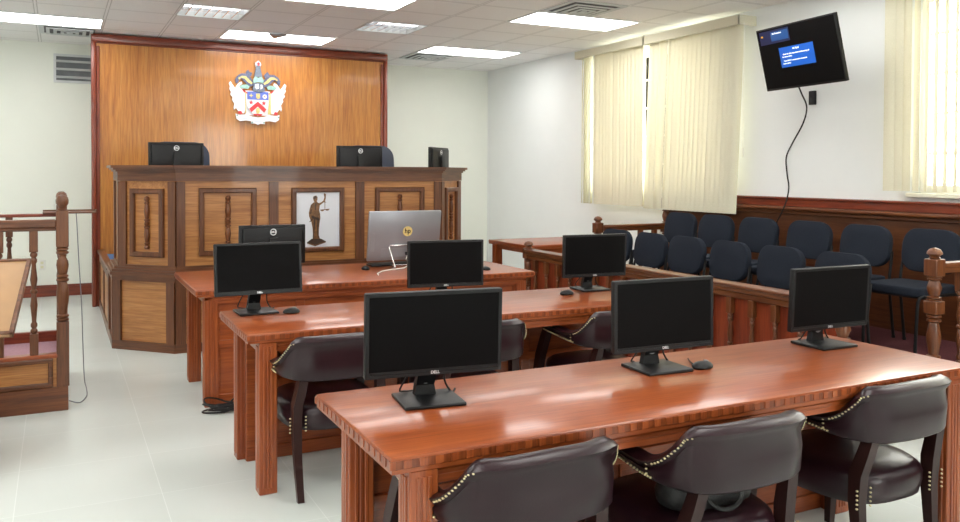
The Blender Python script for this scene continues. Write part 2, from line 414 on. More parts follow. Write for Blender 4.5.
# ------------------------------------------------------------------ ceiling lamps and vents
def lamp(ix, iy, label):
    x, y = GX + GM * ix, GY + GM * iy
    t = thing('ceiling_lamp', label, 'ceiling light', (x + GM, y + GM / 2, ZC), group='fluorescent ceiling panels')
    f = MB()
    w, d = 2 * GM, GM
    for a in ((-w / 2, w / 2, -d / 2, -d / 2 + .018), (-w / 2, w / 2, d / 2 - .018, d / 2), (-w / 2, -w / 2 + .018, -d / 2 + .018, d / 2 - .018), (w / 2 - .018, w / 2, -d / 2 + .018, d / 2 - .018)):
        f.box(*a, -.008, .0)
    f.build('frame', 'vent_metal', t)
    f = MB(); f.box(-w / 2 + .018, w / 2 - .018, -d / 2 + .018, d / 2 - .018, -.005, -.001); f.build('diffuser', 'lamp_on', t)
    return t
lampA = lamp(0, 2, 'lit ceiling panel at far left, above the wall grille')
lampB = lamp(4, 2, 'lit ceiling panel just in front of the wood wall panel, above the coat of arms')
fl = MB(); fl.prism([(-.17, -.31), (.02, -.33), (-.06, -.06)], -.03, -.012); fl.build('loose_flap', 'grey_plastic', lampB)
lamp(4, -2, 'lit ceiling panel cut off by the top edge, nearer than the louvred lamps')
lamp(8, 2, 'lit ceiling panel above the far right corner, beside a sooty vent')
lamp(8, -2, 'lit ceiling panel on the right, beside the large ceiling vent and the blinds')
for iy in (-6, -10, -14):
    for ix in (-4, 0, 4, 8): lamp(ix, iy, 'lit ceiling panel behind or above the viewer, out of frame')
lamp(-4, 2, 'lit ceiling panel out of frame on the far left'); lamp(-4, -2, 'lit ceiling panel out of frame on the near left'); lamp(0, -2, 'lit ceiling panel just above the frame on the left')

def louvre_lamp(ix, label):
    x, y = GX + GM * ix, GY
    t = thing('louvred_ceiling_lamp', label, 'ceiling light', (x + GM / 2, y + GM / 2, ZC), group='louvred ceiling lamps')
    h = GM / 2; f = MB()
    f.box(-h, h, -h, h, .10, .11)
    for a in ((-h, h, -h, -h + .012), (-h, h, h - .012, h), (-h, -h + .012, -h, h), (h - .012, h, -h, h)): f.box(*a, -.006, .10)
    f.build('housing', 'vent_metal', t)
    for yy in (-.15, .15):
        g = MB(); g.tube([(-h + .03, yy, .075), (h - .03, yy, .075)], .016, 10); g.build('tube', 'lamp_tube', t, smooth=True)
    g = MB()
    for k in range(1, 7): g.box(-h + 2 * h * k / 7 - .004, -h + 2 * h * k / 7 + .004, -h + .012, h - .012, .0, .05)
    for yy in (-.004,): g.box(-h + .012, h - .012, yy, yy + .008, .0, .05)
    g.build('louvre', 'chrome', t)
louvre_lamp(3, 'small square louvred ceiling lamp on the left, dim with visible cells')
louvre_lamp(6, 'small square louvred ceiling lamp right of centre, above the wood panel edge')

def ceil_vent(ix, iy, label):
    t = thing('ceiling_vent', label, 'vent', (GX + GM * (ix + .5), GY + GM * (iy + .5), ZC), group='square ceiling vents')
    h = GM / 2
    f = MB(); f.box(-h + .01, h - .01, -h + .01, h - .01, -.004, 0); f.build('back_plate', 'vent_dust', t)
    f = MB()
    def fr(s, z0, z1, w):
        for a in ((-s, s, -s, -s + w), (-s, s, s - w, s), (-s, -s + w, -s + w, s - w), (s - w, s, -s + w, s - w)): f.box(*a, z0, z1)
    fr(h - .005, -.010, -.003, .05)
    for k in range(1, 4): fr(h - .005 - k * .07, -.022 - .004 * k, -.016 - .004 * k, .034)
    f.box(-.03, .03, -.03, .03, -.036, -.03)
    f.build('louvre', 'vent_metal', t)
ceil_vent(1, 3, 'square ceiling vent behind the far left lit panel')
ceil_vent(8, 3, 'sooty square ceiling vent behind the far right lit panel')
ceil_vent(8, -3, 'large dark square ceiling vent at the top right, nearest the blinds')

# wall grille
t = thing('wall_grille', 'white louvred air grille on the back wall beside the wood panel', 'vent', (.25, YB, 2.75))
m = MB(); m.ring(.58, .345, .028, -.03, 0); m.build('frame', 'vent_metal', t)
m = MB(); m.box(-.27, .27, -.006, -.002, -.15, .15); m.build('back_plate', 'louvre_shade', t)
for k in range(3):
    M = Matrix.Translation((0, -.016, .09 - k * .095)) @ Matrix.Rotation(R(38), 4, 'X')
    m = MB(); m.box(-.26, .26, -.030, .030, -.003, .003, M=M); m.build('louvre_blade', 'vent_metal', t)

def outlet(x, z, label):
    t = thing('wall_outlet', label, 'outlet', (x, YB, z))
    m = MB(); m.box(-.036, .036, -.006, 0, -.058, .058, .003); m.build('cover_plate', 'white_plastic', t)
    m = MB(); m.box(-.016, .016, -.008, -.005, .01, .04, .002); m.box(-.016, .016, -.008, -.005, -.04, -.01, .002); m.build('socket', 'tag_paper', t)
outlet(-.175, .383, 'white wall socket on the back wall, seen behind the witness stand')

# ------------------------------------------------------------------ wood wall panel and coat of arms
PX0, PX1, PY = .335, 3.815, 10.21
t = thing('wall_panel', 'tall glossy orange veneer wall panel with dark red frame', 'wall panel', ((PX0 + PX1) / 2, PY, 0))
pw = PX1 - PX0; PH = 3.036
m = MB(); m.box(-pw / 2 + .03, pw / 2 - .03, .02, .12, 0, PH - .02); m.build('veneer_sheet', 'veneer', t)
m = MB()
m.box(-pw / 2, pw / 2, -.02, .13, PH - .085, PH, .008, 2); m.box(-pw / 2, pw / 2, .0, .04, PH - .10, PH - .085, .004)
m.build('top_frame', 'cherry_X', t, smooth=True)
for s in (-1, 1):
    m = MB(); m.box(min(s * pw / 2, s * (pw / 2 - .05)), max(s * pw / 2, s * (pw / 2 - .05)), -.015, .13, 0, PH - .085, .008, 2)
    m.box(min(s * (pw / 2 - .05), s * (pw / 2 - .085)), max(s * (pw / 2 - .05), s * (pw / 2 - .085)), .0, .04, 0, PH - .13, .006)
    m.build('side_frame', 'cherry_Z', t, smooth=True)

EM = thing('coat_of_arms', 'painted coat of arms with two white birds holding a shield, on the wood panel', 'emblem', (2.16, PY + .02, 2.45))
def eu(u, v): return ((u - 235) * .00172, 2.834 - ((55 + v / 6.96) - 62) * .01203 - 2.45)
MP = Matrix.Rotation(PI / 2, 4, 'X')          # xy polygon -> xz, extruded towards -y
def eplate(name, polys, z0, z1, mat, par=EM, mirror=False, smooth=False):
    out = None
    for p in polys:
        for g in ([p, [(470 - a[0], a[1]) for a in p]] if mirror else [p]):
            m = MB(); m.prism([eu(*a) for a in g], z0, z1, M=MP); o = m.build(name, mat, par); out = out or o
    return out
def disc(u, v, r, n=12, ry=None): return [(u + r * math.cos(2 * PI * k / n), v + (ry or r) * math.sin(2 * PI * k / n)) for k in range(n)]
def star(u, v, r, n=5): return [(u + (r if k % 2 == 0 else r * .42) * math.sin(PI * k / n), v - (r if k % 2 == 0 else r * .42) * math.cos(PI * k / n)) for k in range(2 * n)]
birdL = [(36, 205), (48, 190), (62, 214), (80, 238), (86, 222), (102, 200), (120, 190), (128, 204), (112, 216), (104, 226), (122, 240), (146, 256), (160, 270), (160, 330), (150, 372), (140, 408), (108, 408), (96, 388), (84, 372), (72, 386), (68, 372), (74, 344), (58, 318), (62, 300), (46, 282), (52, 264), (40, 244), (44, 226)]
eplate('backing', [[(150, 250), (318, 250), (318, 420), (150, 420)]], .001, .012, 'arms_white')
for mir in (0, 1):
    P = [birdL] if not mir else [[(470 - u, v) for u, v in birdL]]
    bo = eplate('bird', P, .002, .022, 'arms_white')
    fe = [[(60 + k * 9, 250 + k * 22), (84 + k * 8, 262 + k * 20), (86 + k * 8, 266 + k * 20), (62 + k * 9, 256 + k * 22)] for k in range(5)]
    if mir: fe = [[(470 - u, v) for u, v in p] for p in fe]
    eplate('feather', fe, .0221, .025, 'arms_shade', bo)
    beak = [(116, 234), (160, 262), (160, 272), (138, 262)]
    eplate('beak', [[(470 - u, v) for u, v in beak] if mir else beak], .0221, .028, 'arms_red', bo)
    nape = [(104, 226), (124, 212), (160, 208), (176, 222), (166, 240), (140, 236), (124, 244)]
    eplate('head_plume', [[(470 - u, v) for u, v in nape] if mir else nape], .0221, .027, 'arms_green', bo)
    foot = [(98, 396), (118, 392), (128, 412), (100, 414)]
    eplate('foot', [[(470 - u, v) for u, v in foot] if mir else foot], .0221, .028, 'arms_red', bo)
sh = eplate('shield', [[(160, 300), (306, 300), (308, 350), (296, 384), (270, 408), (234, 424), (198, 408), (172, 384), (158, 350)]], .012, .03, 'arms_white')
eplate('blue_chief', [[(160, 256), (306, 256), (306, 312), (160, 312)]], .012, .032, 'arms_blue', sh)
eplate('red_chevron', [[(232, 324), (292, 376), (276, 400), (232, 358), (188, 400), (172, 376)]], .0301, .035, 'arms_red', sh)
eplate('red_flower', [star(186, 332, 18), star(274, 334, 18)], .0301, .035, 'arms_red', sh)
eplate('gold_charge', [star(186, 284, 15, 4), [(220, 268), (246, 268), (248, 300), (234, 306), (220, 300)], disc(232, 388, 14, 10, 22)], .0321, .036, 'arms_gold', sh)
eplate('white_flower', [disc(280, 288, 15)], .0321, .036, 'arms_white', sh); eplate('flower_heart', [disc(280, 288, 5)], .0361, .038, 'arms_red', sh)
eplate('ship', [[(200, 410), (264, 410), (256, 422), (208, 422)]], .0301, .036, 'arms_red', sh)
eplate('pole_plant', [[(146, 262), (152, 262), (152, 408), (146, 408)], [(314, 260), (322, 260), (324, 412), (302, 412)]], .0251, .032, 'arms_gold')
eplate('ribbon', [[(80, 412), (104, 420), (150, 416), (196, 430), (234, 434), (272, 430), (318, 416), (362, 420), (384, 412), (380, 448), (356, 464), (316, 458), (280, 462), (282, 480), (250, 478), (234, 486), (216, 478), (186, 478), (188, 462), (152, 458), (110, 464), (86, 448)]], .014, .034, 'arms_white')
eplate('ribbon_motto', [[(104, 440), (180, 446), (180, 450), (104, 444)], [(290, 446), (364, 440), (364, 444), (290, 450)], [(206, 462), (262, 462), (262, 466), (206, 466)]], .0341, .036, 'arms_shade')
eplate('ribbon_tip', [disc(92, 424, 6), disc(376, 430, 6), disc(194, 470, 6), disc(274, 470, 6)], .0341, .036, 'arms_green')
eplate('helmet', [[(206, 196), (264, 196), (274, 222), (284, 248), (240, 262), (196, 248), (200, 222)]], .012, .04, 'arms_grey')
eplate('visor', [[(214, 206), (236, 200), (240, 232), (222, 240), (212, 226)], [(250, 206), (262, 206), (266, 228), (250, 240)]], .0401, .043, 'arms_white')
mant = [[(200, 180), (176, 150), (150, 132), (118, 134), (92, 152), (78, 176), (84, 206), (100, 196), (104, 178), (124, 170), (142, 190), (160, 208), (182, 222), (204, 212)]]
eplate('mantling', mant, .010, .026, 'arms_navy', mirror=True)
eplate('mantling_lining', [[(98, 166), (124, 150), (152, 152), (176, 176), (198, 196), (190, 206), (164, 192), (142, 168), (120, 164), (104, 178)]], .0261, .03, 'arms_gold', mirror=True)
eplate('mantling_leaf', [[(150, 124), (166, 104), (176, 122), (194, 126), (186, 150), (164, 150)], [(276, 140), (300, 112), (318, 140), (308, 160), (284, 156)]], .010, .028, 'arms_navy')
eplate('crest_wreath', [[(200, 168), (214, 150), (234, 160), (254, 150), (270, 170), (270, 196), (236, 190), (200, 196)]], .0402, .046, 'arms_green')
eplate('crest_tower', [[(222, 74), (248, 74), (256, 120), (264, 154), (206, 154), (214, 120)]], .012, .038, 'arms_grey')
eplate('crest_hand', [[(218, 52), (236, 38), (252, 52), (256, 68), (248, 84), (220, 84), (214, 66)]], .014, .034, 'arms_shade')
eplate('crest_flame', [[(226, 58), (236, 50), (246, 58), (242, 74), (230, 74)]], .0381, .042, 'arms_red')

# ------------------------------------------------------------------ judges' bench and platform
BB = [(.405, 10.2), (.405, 7.737), (.858, 7.274), (3.25, 7.274), (3.70, 7.724), (3.70, 10.2)]
pf = thing('platform', 'raised judges platform with panelled wooden sides and blue carpet behind the bench', 'platform', (2.05, 9, 0))
m = MB(); m.prism([(.446, 10.195), (.446, 8.36), (3.659, 8.36), (3.659, 10.195)], 0, .585); m.build('carpet_floor', 'carpet_blue', pf, world=True)
for s, x in ((-1, .405), (1, 3.70)):
    a, b_ = (x, x + .04) if s < 0 else (x - .04, x)
    m = MB(); m.box(a + (.012 if s < 0 else 0), b_ - (0 if s < 0 else .012), 8.36, 10.195, .0, .59); m.build('side_panel', 'oak_Y', pf, world=True)
    m = MB()
    for y in (8.36, 9.2, 10.12): m.box(a, b_, y, y + .07, .06, .59)
    m.box(a, b_, 8.36, 10.195, 0, .08); m.box(a, b_, 8.36, 10.195, .52, .60); m.build('side_frame', 'walnut_Y', pf, world=True)
    m = MB(); c0, c1 = (x - .015, x + .055) if s < 0 else (x - .055, x + .015); m.box(c0, c1, 8.36, 10.195, .60, .64, .008, 2); m.build('side_cap', 'rail_wood_Y', pf, smooth=True, world=True)

bn = thing('judges_bench', 'high panelled oak judges bench with dark walnut frames and turned spindles', 'bench', (2.07, 7.6, 0))
ZB = .672; ZT = 1.562
low = [(.425, 8.355), (.425, 7.745), (.866, 7.294), (3.242, 7.294), (3.68, 7.732), (3.68, 8.355)]
m = MB(); m.prism(low, 0, ZB - .04); m.build('lower_body', 'oak_H', bn, world=True)
up = [(.473, 8.35), (.473, 7.748), (.878, 7.32), (3.276, 7.32), (3.665, 7.708), (3.665, 8.35)]
m = MB(); m.prism(up, ZB - .02, 1.33); m.build('upper_body', 'oak_H', bn, world=True)
m = MB(); m.prism([(.5, 8.34), (.5, 7.79), (.9, 7.37), (3.25, 7.37), (3.64, 7.74), (3.64, 8.34)], 1.33, 1.35); m.build('inner_worktop', 'walnut_X', bn, world=True)
m = MB()
inn = [(.553, 8.35), (.553, 7.78), (.91, 7.40), (3.24, 7.40), (3.585, 7.742), (3.585, 8.35)]
for i in range(5): m.prism([up[i], up[i + 1], inn[i + 1], inn[i]], 1.33, 1.50)
m.build('parapet', 'oak_X', bn, world=True)
def off(poly, d):
    """the open outline moved outward by d"""
    out = []; n = len(poly)
    for i, p in enumerate(poly):
        ns = []
        for a, b_ in ((i - 1, i), (i, i + 1)):
            if a >= 0 and b_ < n:
                t = (Vector(poly[b_]) - Vector(poly[a])).normalized(); ns.append(Vector((t.y, -t.x)))
        bis = (ns[0] + ns[-1]).normalized()
        out.append(tuple(Vector(p) + bis * (d / bis.dot(ns[0]))))
    return out
def sweep_outline(name, poly, layers, mat, par):
    """layers: (d_out, d_in, z0, z1)"""
    m = MB()
    for d0, d1, z0, z1 in layers:
        A, B = off(poly, d0), off(poly, d1)
        for i in range(len(poly) - 1): m.prism([A[i], A[i + 1], B[i + 1], B[i]], z0, z1)
    return m.build(name, mat, par, world=True)
sweep_outline('base_moulding', low, [(.02, -.01, 0, .075), (.02, -.01, ZB - .085, ZB - .04)], 'walnut_H', bn)
sweep_outline('ledge', low, [(.035, -.06, ZB - .04, ZB - .012), (.02, -.06, ZB - .012, ZB + .01), (.0, -.06, ZB + .01, ZB + .03)], 'walnut_H', bn)
sweep_outline('cornice', up, [(.02, -.05, 1.43, 1.508), (.035, -.07, 1.508, 1.524), (.055, -.09, 1.524, 1.54), (.075, -.11, 1.54, ZT)], 'walnut_H', bn)
sweep_outline('bottom_rail', up, [(.018, -.01, ZB + .02, .72)], 'walnut_H', bn)
def face_M(poly, i):
    a, b_ = Vector(poly[i]), Vector(poly[i + 1]); u = (b_ - a).normalized(); L = (b_ - a).length
    return Matrix(((u.x, -u.y, 0, a.x), (u.y, u.x, 0, a.y), (0, 0, 1, 0), (0, 0, 0, 1))), L
SPIN = [(.004, 0), (.016, .004), (.021, .018), (.016, .03), (.011, .036), (.019, .046), (.019, .054), (.011, .06), (.015, .07), (.021, .12), (.016, .165), (.012, .17),
        (.021, .178), (.021, .19), (.012, .196), (.019, .206), (.019, .222), (.012, .228), (.021, .236), (.021, .248), (.012, .254), (.016, .26), (.021, .31), (.015, .36),
        (.011, .37), (.019, .378), (.019, .386), (.011, .392), (.016, .4), (.021, .415), (.015, .432), (.003, .438)]
def stile(M, a, b_, z0, z1): 
    mm = MB(); mm.box(a, b_, -.018, .012, z0, z1, M=M); mm.build('stile', 'walnut_Z', bn, world=True)
def framed(M, cx, w, z0, z1, spindle=True):
    mm = MB(); mm.ring(w, z1 - z0, .042, -.032, 0, cx, (z0 + z1) / 2, M=M, bev=.008); mm.build('panel_frame', 'walnut_Z', bn, world=True)
    if spindle:
        mm = MB(); k = (z1 - z0 - .125) / .438
        mm.lathe([(r * 1.15, z * k) for r, z in SPIN], (cx, -.012, z0 + .0625), 12, M=M); mm.build('spindle', 'rail_wood_Z', bn, smooth=True, world=True)
# front face, left and right chamfers
M, L = face_M(up, 2); ox = up[2][0]
for a, b_ in ((0, .067), (1.641 - ox, 1.721 - ox), (2.426 - ox, 2.509 - ox), (L - .067, L)): stile(M, a, b_, .72, 1.425)
framed(M, (1.055 + 1.531) / 2 - ox, .476, .80, 1.372); framed(M, (1.837 + 2.316) / 2 - ox, .479, .80, 1.372, False); framed(M, (2.615 + 3.103) / 2 - ox, .488, .80, 1.372)
for i in (1, 3):
    M, L = face_M(up, i)
    stile(M, 0, .075, .72, 1.425); stile(M, L - .075, L, .72, 1.425); framed(M, L / 2, .345, .79, 1.365)
for i in (0, 4):
    M, L = face_M(up, i); stile(M, 0, .07, .72, 1.425); stile(M, L - .07, L, .72, 1.425)
for i in (0, 1, 2, 3, 4):
    M, L = face_M(low, i)
    def st2(a, b_):
        mm = MB(); mm.box(a, b_, -.02, .01, .075, ZB - .085, M=M); mm.build('base_stile', 'walnut_Z', bn, world=True)
    st2(0, .08); st2(L - .08, L)
    if i == 2: st2(L / 3 - .04, L / 3 + .04); st2(2 * L / 3 - .04, 2 * L / 3 + .04)

# picture of a statue on white paper, in the middle frame
pic = thing('picture', 'picture of a bronze statue holding scales on white paper, on the bench front', 'picture', (2.077, 7.318, .80))
m = MB(); m.box(-.197, .197, -.006, -.001, .042, .53); m.build('paper_sheet', 'paper', pic)
def pu(u, v): return ((u - 195) * .001335, .53 - (v - 88) * .001325)
def pplate(name, polys, y0, y1, mat):
    mm = MB()
    for p in polys: mm.prism([pu(*a) for a in p], y0, y1, M=MP)
    return mm.build(name, mat, pic)
pplate('statue_figure', [
    [(170, 112), (182, 110), (191, 120), (190, 136), (186, 146), (188, 154), (200, 162), (220, 154), (232, 144), (238, 122), (234, 100), (240, 94), (248, 102), (247, 128), (242, 148), (226, 162), (206, 176), (204, 192), (202, 210), (208, 232), (210, 262), (204, 300), (200, 340), (200, 380), (208, 404), (158, 404), (160, 370), (158, 330), (150, 290), (142, 270), (134, 250), (132, 226), (138, 200), (146, 172), (160, 160), (170, 154), (166, 146), (160, 130), (162, 118)]], .0061, .0085, 'bronze')
pplate('statue_fold', [[(166, 262), (176, 256), (172, 330), (164, 400), (160, 400), (164, 330)], [(190, 250), (200, 262), (196, 330), (198, 398), (192, 400), (188, 330)], [(146, 200), (152, 204), (146, 236), (140, 232)], [(150, 242), (206, 268), (204, 280), (150, 262)], [(162, 118), (176, 112), (188, 120), (180, 126), (166, 136)], [(176, 160), (184, 160), (178, 210), (172, 210)]], .0086, .0095, 'bronze_dark')
pplate('statue_sword', [[(136, 284), (160, 262), (163, 265), (138, 290)]], .0086, .0095, 'bronze_dark')
pplate('scales', [[(210, 206), (272, 200), (273, 205), (211, 212)], [(213, 211), (236, 209), (230, 216), (218, 216)], [(248, 208), (270, 205), (266, 212), (252, 213)], [(240, 150), (243, 150), (243, 204), (240, 204)], [(234, 152), (250, 154), (250, 158), (234, 156)]], .0061, .0085, 'bronze')
pplate('plinth', [[(120, 424), (150, 402), (214, 402), (248, 420), (248, 428), (174, 452), (120, 432)]], .0061, .009, 'bronze_dark')
pplate('plinth_edge', [[(122, 428), (174, 442), (246, 422), (246, 426), (174, 448), (122, 433)]], .0091, .0098, 'bronze')

# ------------------------------------------------------------------ desks
def leg_bar(m, x0, x1, y0, y1, z1):
    m.box(x0, x1, y0, y1, 0, z1, .004)
    w = x1 - x0; d = y1 - y0
    for k in (.3, .5, .7):                       # reeds on each face
        for yy in (y0 - .004, y1 - .004): m.box(x0 + w * k - .006, x0 + w * k + .006, yy, yy + .008, .03, z1 - .02, .002)
        for xx in (x0 - .004, x1 - .004): m.box(xx, xx + .008, y0 + d * k - .006, y0 + d * k + .006, .03, z1 - .02, .002)
def desk(name, label, x0, x1, y0, y1, legs_y, panel_y, dent=True, z=.76, inset=.055, apron=True):
    t = thing(name, label, 'desk', ((x0 + x1) / 2, (y0 + y1) / 2, 0))
    m = MB(); m.box(x0, x1, y0, y1, z - .034, z, .006, 2); m.build('desktop', 'desk_wood_X', t, smooth=True, world=True)
    m = MB(); m.box(x0 + .003, x1 - .003, y0 + .003, y1 - .003, z - .045, z - .034); m.build('under_edge', 'desk_wood_X', t, world=True)
    if dent:
        pts = []; dk = []
        for (ax_, ay_), (bx2, by2) in (((x0, y0), (x1, y0)), ((x1, y0), (x1, y1)), ((x1, y1), (x0, y1)), ((x0, y1), (x0, y0))):
            L = math.hypot(bx2 - ax_, by2 - ay_); ux, uy = (bx2 - ax_) / L, (by2 - ay_) / L; ox, oy = uy, -ux
            n = round(L / .046)
            for k in range(n):
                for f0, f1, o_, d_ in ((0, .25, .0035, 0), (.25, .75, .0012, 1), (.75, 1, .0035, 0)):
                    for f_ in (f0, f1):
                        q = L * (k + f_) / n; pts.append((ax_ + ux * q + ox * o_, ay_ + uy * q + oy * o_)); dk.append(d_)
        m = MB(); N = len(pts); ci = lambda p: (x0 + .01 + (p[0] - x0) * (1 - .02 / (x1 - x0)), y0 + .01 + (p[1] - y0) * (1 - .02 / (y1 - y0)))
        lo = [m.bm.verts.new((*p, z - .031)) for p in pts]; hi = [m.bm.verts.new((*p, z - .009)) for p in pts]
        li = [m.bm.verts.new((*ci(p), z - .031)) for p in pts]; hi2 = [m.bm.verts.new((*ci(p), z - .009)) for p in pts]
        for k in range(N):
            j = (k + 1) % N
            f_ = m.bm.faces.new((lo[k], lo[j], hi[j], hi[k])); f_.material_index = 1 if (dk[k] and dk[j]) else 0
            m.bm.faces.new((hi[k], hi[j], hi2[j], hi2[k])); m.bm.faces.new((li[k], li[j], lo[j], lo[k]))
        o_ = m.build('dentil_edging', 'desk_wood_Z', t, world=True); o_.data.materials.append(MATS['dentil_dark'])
    if apron:
        m = MB(); ya = y0 + .03; yb = max(legs_y[1] + .085, panel_y)
        for (a, b_, c, d) in ((x0 + .06, x1 - .06, ya, ya + .03), (x0 + .06, x1 - .06, yb - .03, yb), (x0 + .06, x0 + .09, ya, yb), (x1 - .09, x1 - .06, ya, yb)):
            m.box(a, b_, c, d, z - .095, z - .045); m.box(a - .004, b_ + .004, c - .004, d + .004, z - .075, z - .058, .003)
        m.build('apron', 'desk_wood_X', t, world=True)
    for ly in legs_y:
        for lx in (x0 + inset, x1 - inset - .085):
            m = MB(); leg_bar(m, lx, lx + .085, ly, ly + .085, z - .045); m.build('leg', 'desk_wood_Z', t, world=True)
    if panel_y:
        px0, px1 = x0 + inset + .04, x1 - inset - .04
        m = MB(); m.box(px0, px1, panel_y, panel_y + .02, .0, z - .045); m.build('modesty_panel', 'desk_wood_X', t, world=True)
        m = MB()
        for zz in ((0, .07), (.37, .42), (z - .11, z - .05)): m.box(px0, px1, panel_y - .015, panel_y + .001, *zz, .003)
        n = 4
        for k in range(n + 1):
            x = px0 + (px1 - px0 - .06) * k / n; m.box(x, x + .06, panel_y - .014, panel_y + .001, .07, z - .11, .003)
        m.build('panel_frame', 'desk_wood_X', t, world=True)
    return t
X0, X1 = .774, 3.21
desk('courtroom_desk', 'glossy reddish wood desk nearest the viewer, with three monitors and three leather chairs', X0, X1, 2.037, 2.752, (2.045, 2.56), 2.66)
desk('courtroom_desk', 'glossy reddish wood desk in the middle of the three rows', X0, X1, 3.892, 4.622, (3.90, 4.44), 4.41)
desk('courtroom_desk', 'glossy reddish wood clerks desk in front of the judges bench, with a silver computer', X0, 3.25, 5.491, 6.568, (5.52, 6.24), 5.56)
desk('side_table', 'plain reddish wood table against the far wall, right of the judges bench', 4.33, 5.36, 7.456, 8.34, (7.50, 8.22), 0, dent=False, inset=.03)

# ------------------------------------------------------------------ monitors
def catmull(P, n=4):
    out = []
    for i in range(len(P) - 1):
        p0, p1, p2, p3 = [Vector(P[max(0, min(len(P) - 1, i + k))]) for k in (-1, 0, 1, 2)]
        for j in range(n):
            t = j / n
            out.append(.5 * ((2 * p1) + (-p0 + p2) * t + (2 * p0 - 5 * p1 + 4 * p2 - p3) * t * t + (-p0 + 3 * p1 - 3 * p2 + p3) * t ** 3))
    out.append(Vector(P[-1])); return out
def rot_at(loc, rz): return Matrix.Translation(loc) @ Matrix.Rotation(rz, 4, 'Z')
def make_monitor(label, loc, rz, hc=.205, tilt=0., w=.455, h=.271, group=None, base=True, dy=.0):
    """screen faces local -y; loc = centre of the foot"""
    t = thing('monitor', label, 'monitor', loc, R(rz), group)
    T = Matrix.Translation((0, dy, hc)) @ Matrix.Rotation(-R(tilt), 4, 'X')
    m = MB(); m.box(-w / 2, w / 2, -.012, .012, -h / 2, h / 2, .005, 2, M=T)
    m.box(-w / 2 + .02, w / 2 - .02, .010, .030, -h / 2 + .02, h / 2 - .014, .014, 3, M=T)
    m.build('housing', 'black_plastic', t, smooth=True)
    m = MB(); m.ring(w - .002, h - .002, .012, -.0145, -.0118, 0, 0, M=T, bev=.001); m.box(-w / 2 + .015, w / 2 - .015, -.0146, -.0119, -h / 2 + .014, -h / 2 + .022, M=T); m.build('bezel', 'bezel_edge', t)
    m = MB(); m.box(-w / 2 + .012, w / 2 - .012, -.0135, -.0118, -h / 2 + .020, h / 2 - .012, M=T); m.build('screen', 'screen_black', t)
    m = text_mb('DELL', .013, .0005, T @ Matrix.Translation((0, -.0152, -h / 2 + .0105)) @ FACE, .0004); m.build('front_logo', 'logo_silver', t)
    m = text_mb('DELL', .016, .0005, T @ Matrix.Translation((0, .0303, h / 2 - .05)) @ BACKF, .0008)
    m.tube([(.021 * math.cos(a * PI / 12), .0305, h / 2 - .05 + .021 * math.sin(a * PI / 12)) for a in range(24)], .0032, 6, M=T, closed=True)
    m.build('back_logo', 'logo_silver', t)
    if base:
        m = MB(); m.box(-.102, .102, -.098, .09, 0, .012, .004, 2); m.build('base', 'black_plastic', t, smooth=True)
        y0 = dy + .03
        m = MB(); m.bar([(0, .045, .008), (0, .045, .05), (0, y0 + .012, hc - .06), (0, y0 + .012, hc + .05)], [(.075, .03), (.062, .028), (.06, .028), (.06, .024)], bev=0)
        m.build('neck', 'black_plastic', t)
        if abs(rz) < 90:
            m = MB(); m.tube(catmull([(.03, dy + .034, hc - .03), (.055, dy + .05, hc - .10), (.075, .06, .05), (.10, .06, .006), (.125, .10, .005)], 4), .0035, 6); m.tube(catmull([(-.03, dy + .034, hc - .03), (-.06, dy + .05, hc - .12), (-.085, .04, .035), (-.06, .075, .018), (-.02, .12, .005)], 4), .003, 6); m.build('power_cable', 'black_matte', t, smooth=True)
        m = MB(); m.tube([(0, .0285 - .0005, .07), (0, .0300 - .001, .07)], .02, 20); m.build('cable_ring', 'grey_plastic', t)
    return t
Z = .76
make_monitor('black monitor at the left end of the nearest desk, showing a dark screen', (1.082, 2.51, Z), -7.1, hc=.238, tilt=-2, dy=-.07)
make_monitor('black monitor in the middle of the nearest desk, beside a puck speaker', (2.048, 2.54, Z), -2.7, hc=.217, tilt=1, dy=-.04)
make_monitor('black monitor at the right end of the nearest desk', (2.995, 2.575, Z), -1.5, hc=.213, tilt=-3, dy=-.03)
make_monitor('black monitor at the left end of the middle desk', (.938, 4.50, Z), 1.4, hc=.242, tilt=6, dy=-.07)
make_monitor('black monitor at the centre of the middle desk, in front of the silver computer', (2.02, 4.47, Z), -9.2, hc=.222, dy=-.06)
make_monitor('black monitor at the right end of the middle desk', (3.06, 4.47, Z), -5.0, hc=.225, tilt=-2, dy=-.055)
# monitors turned to the judges and the clerks (we see their backs)
make_monitor('black monitor on the clerks desk, turned with its back to the viewer', (1.375, 6.02, Z), 180, hc=.228, w=.475, h=.283)
ZW = 1.35
make_monitor('black monitor at the left end of the judges bench, seen from behind', (.957, 7.98, ZW), 180, hc=.281, w=.475, h=.283)
make_monitor('black monitor in the middle of the judges bench, seen from behind', (2.69, 7.98, ZW), 180, hc=.281, w=.475, h=.283)
make_monitor('black monitor at the right end of the judges bench, turned nearly edge-on', (3.53, 7.93, ZW), 223, hc=.279, w=.475, h=.283)

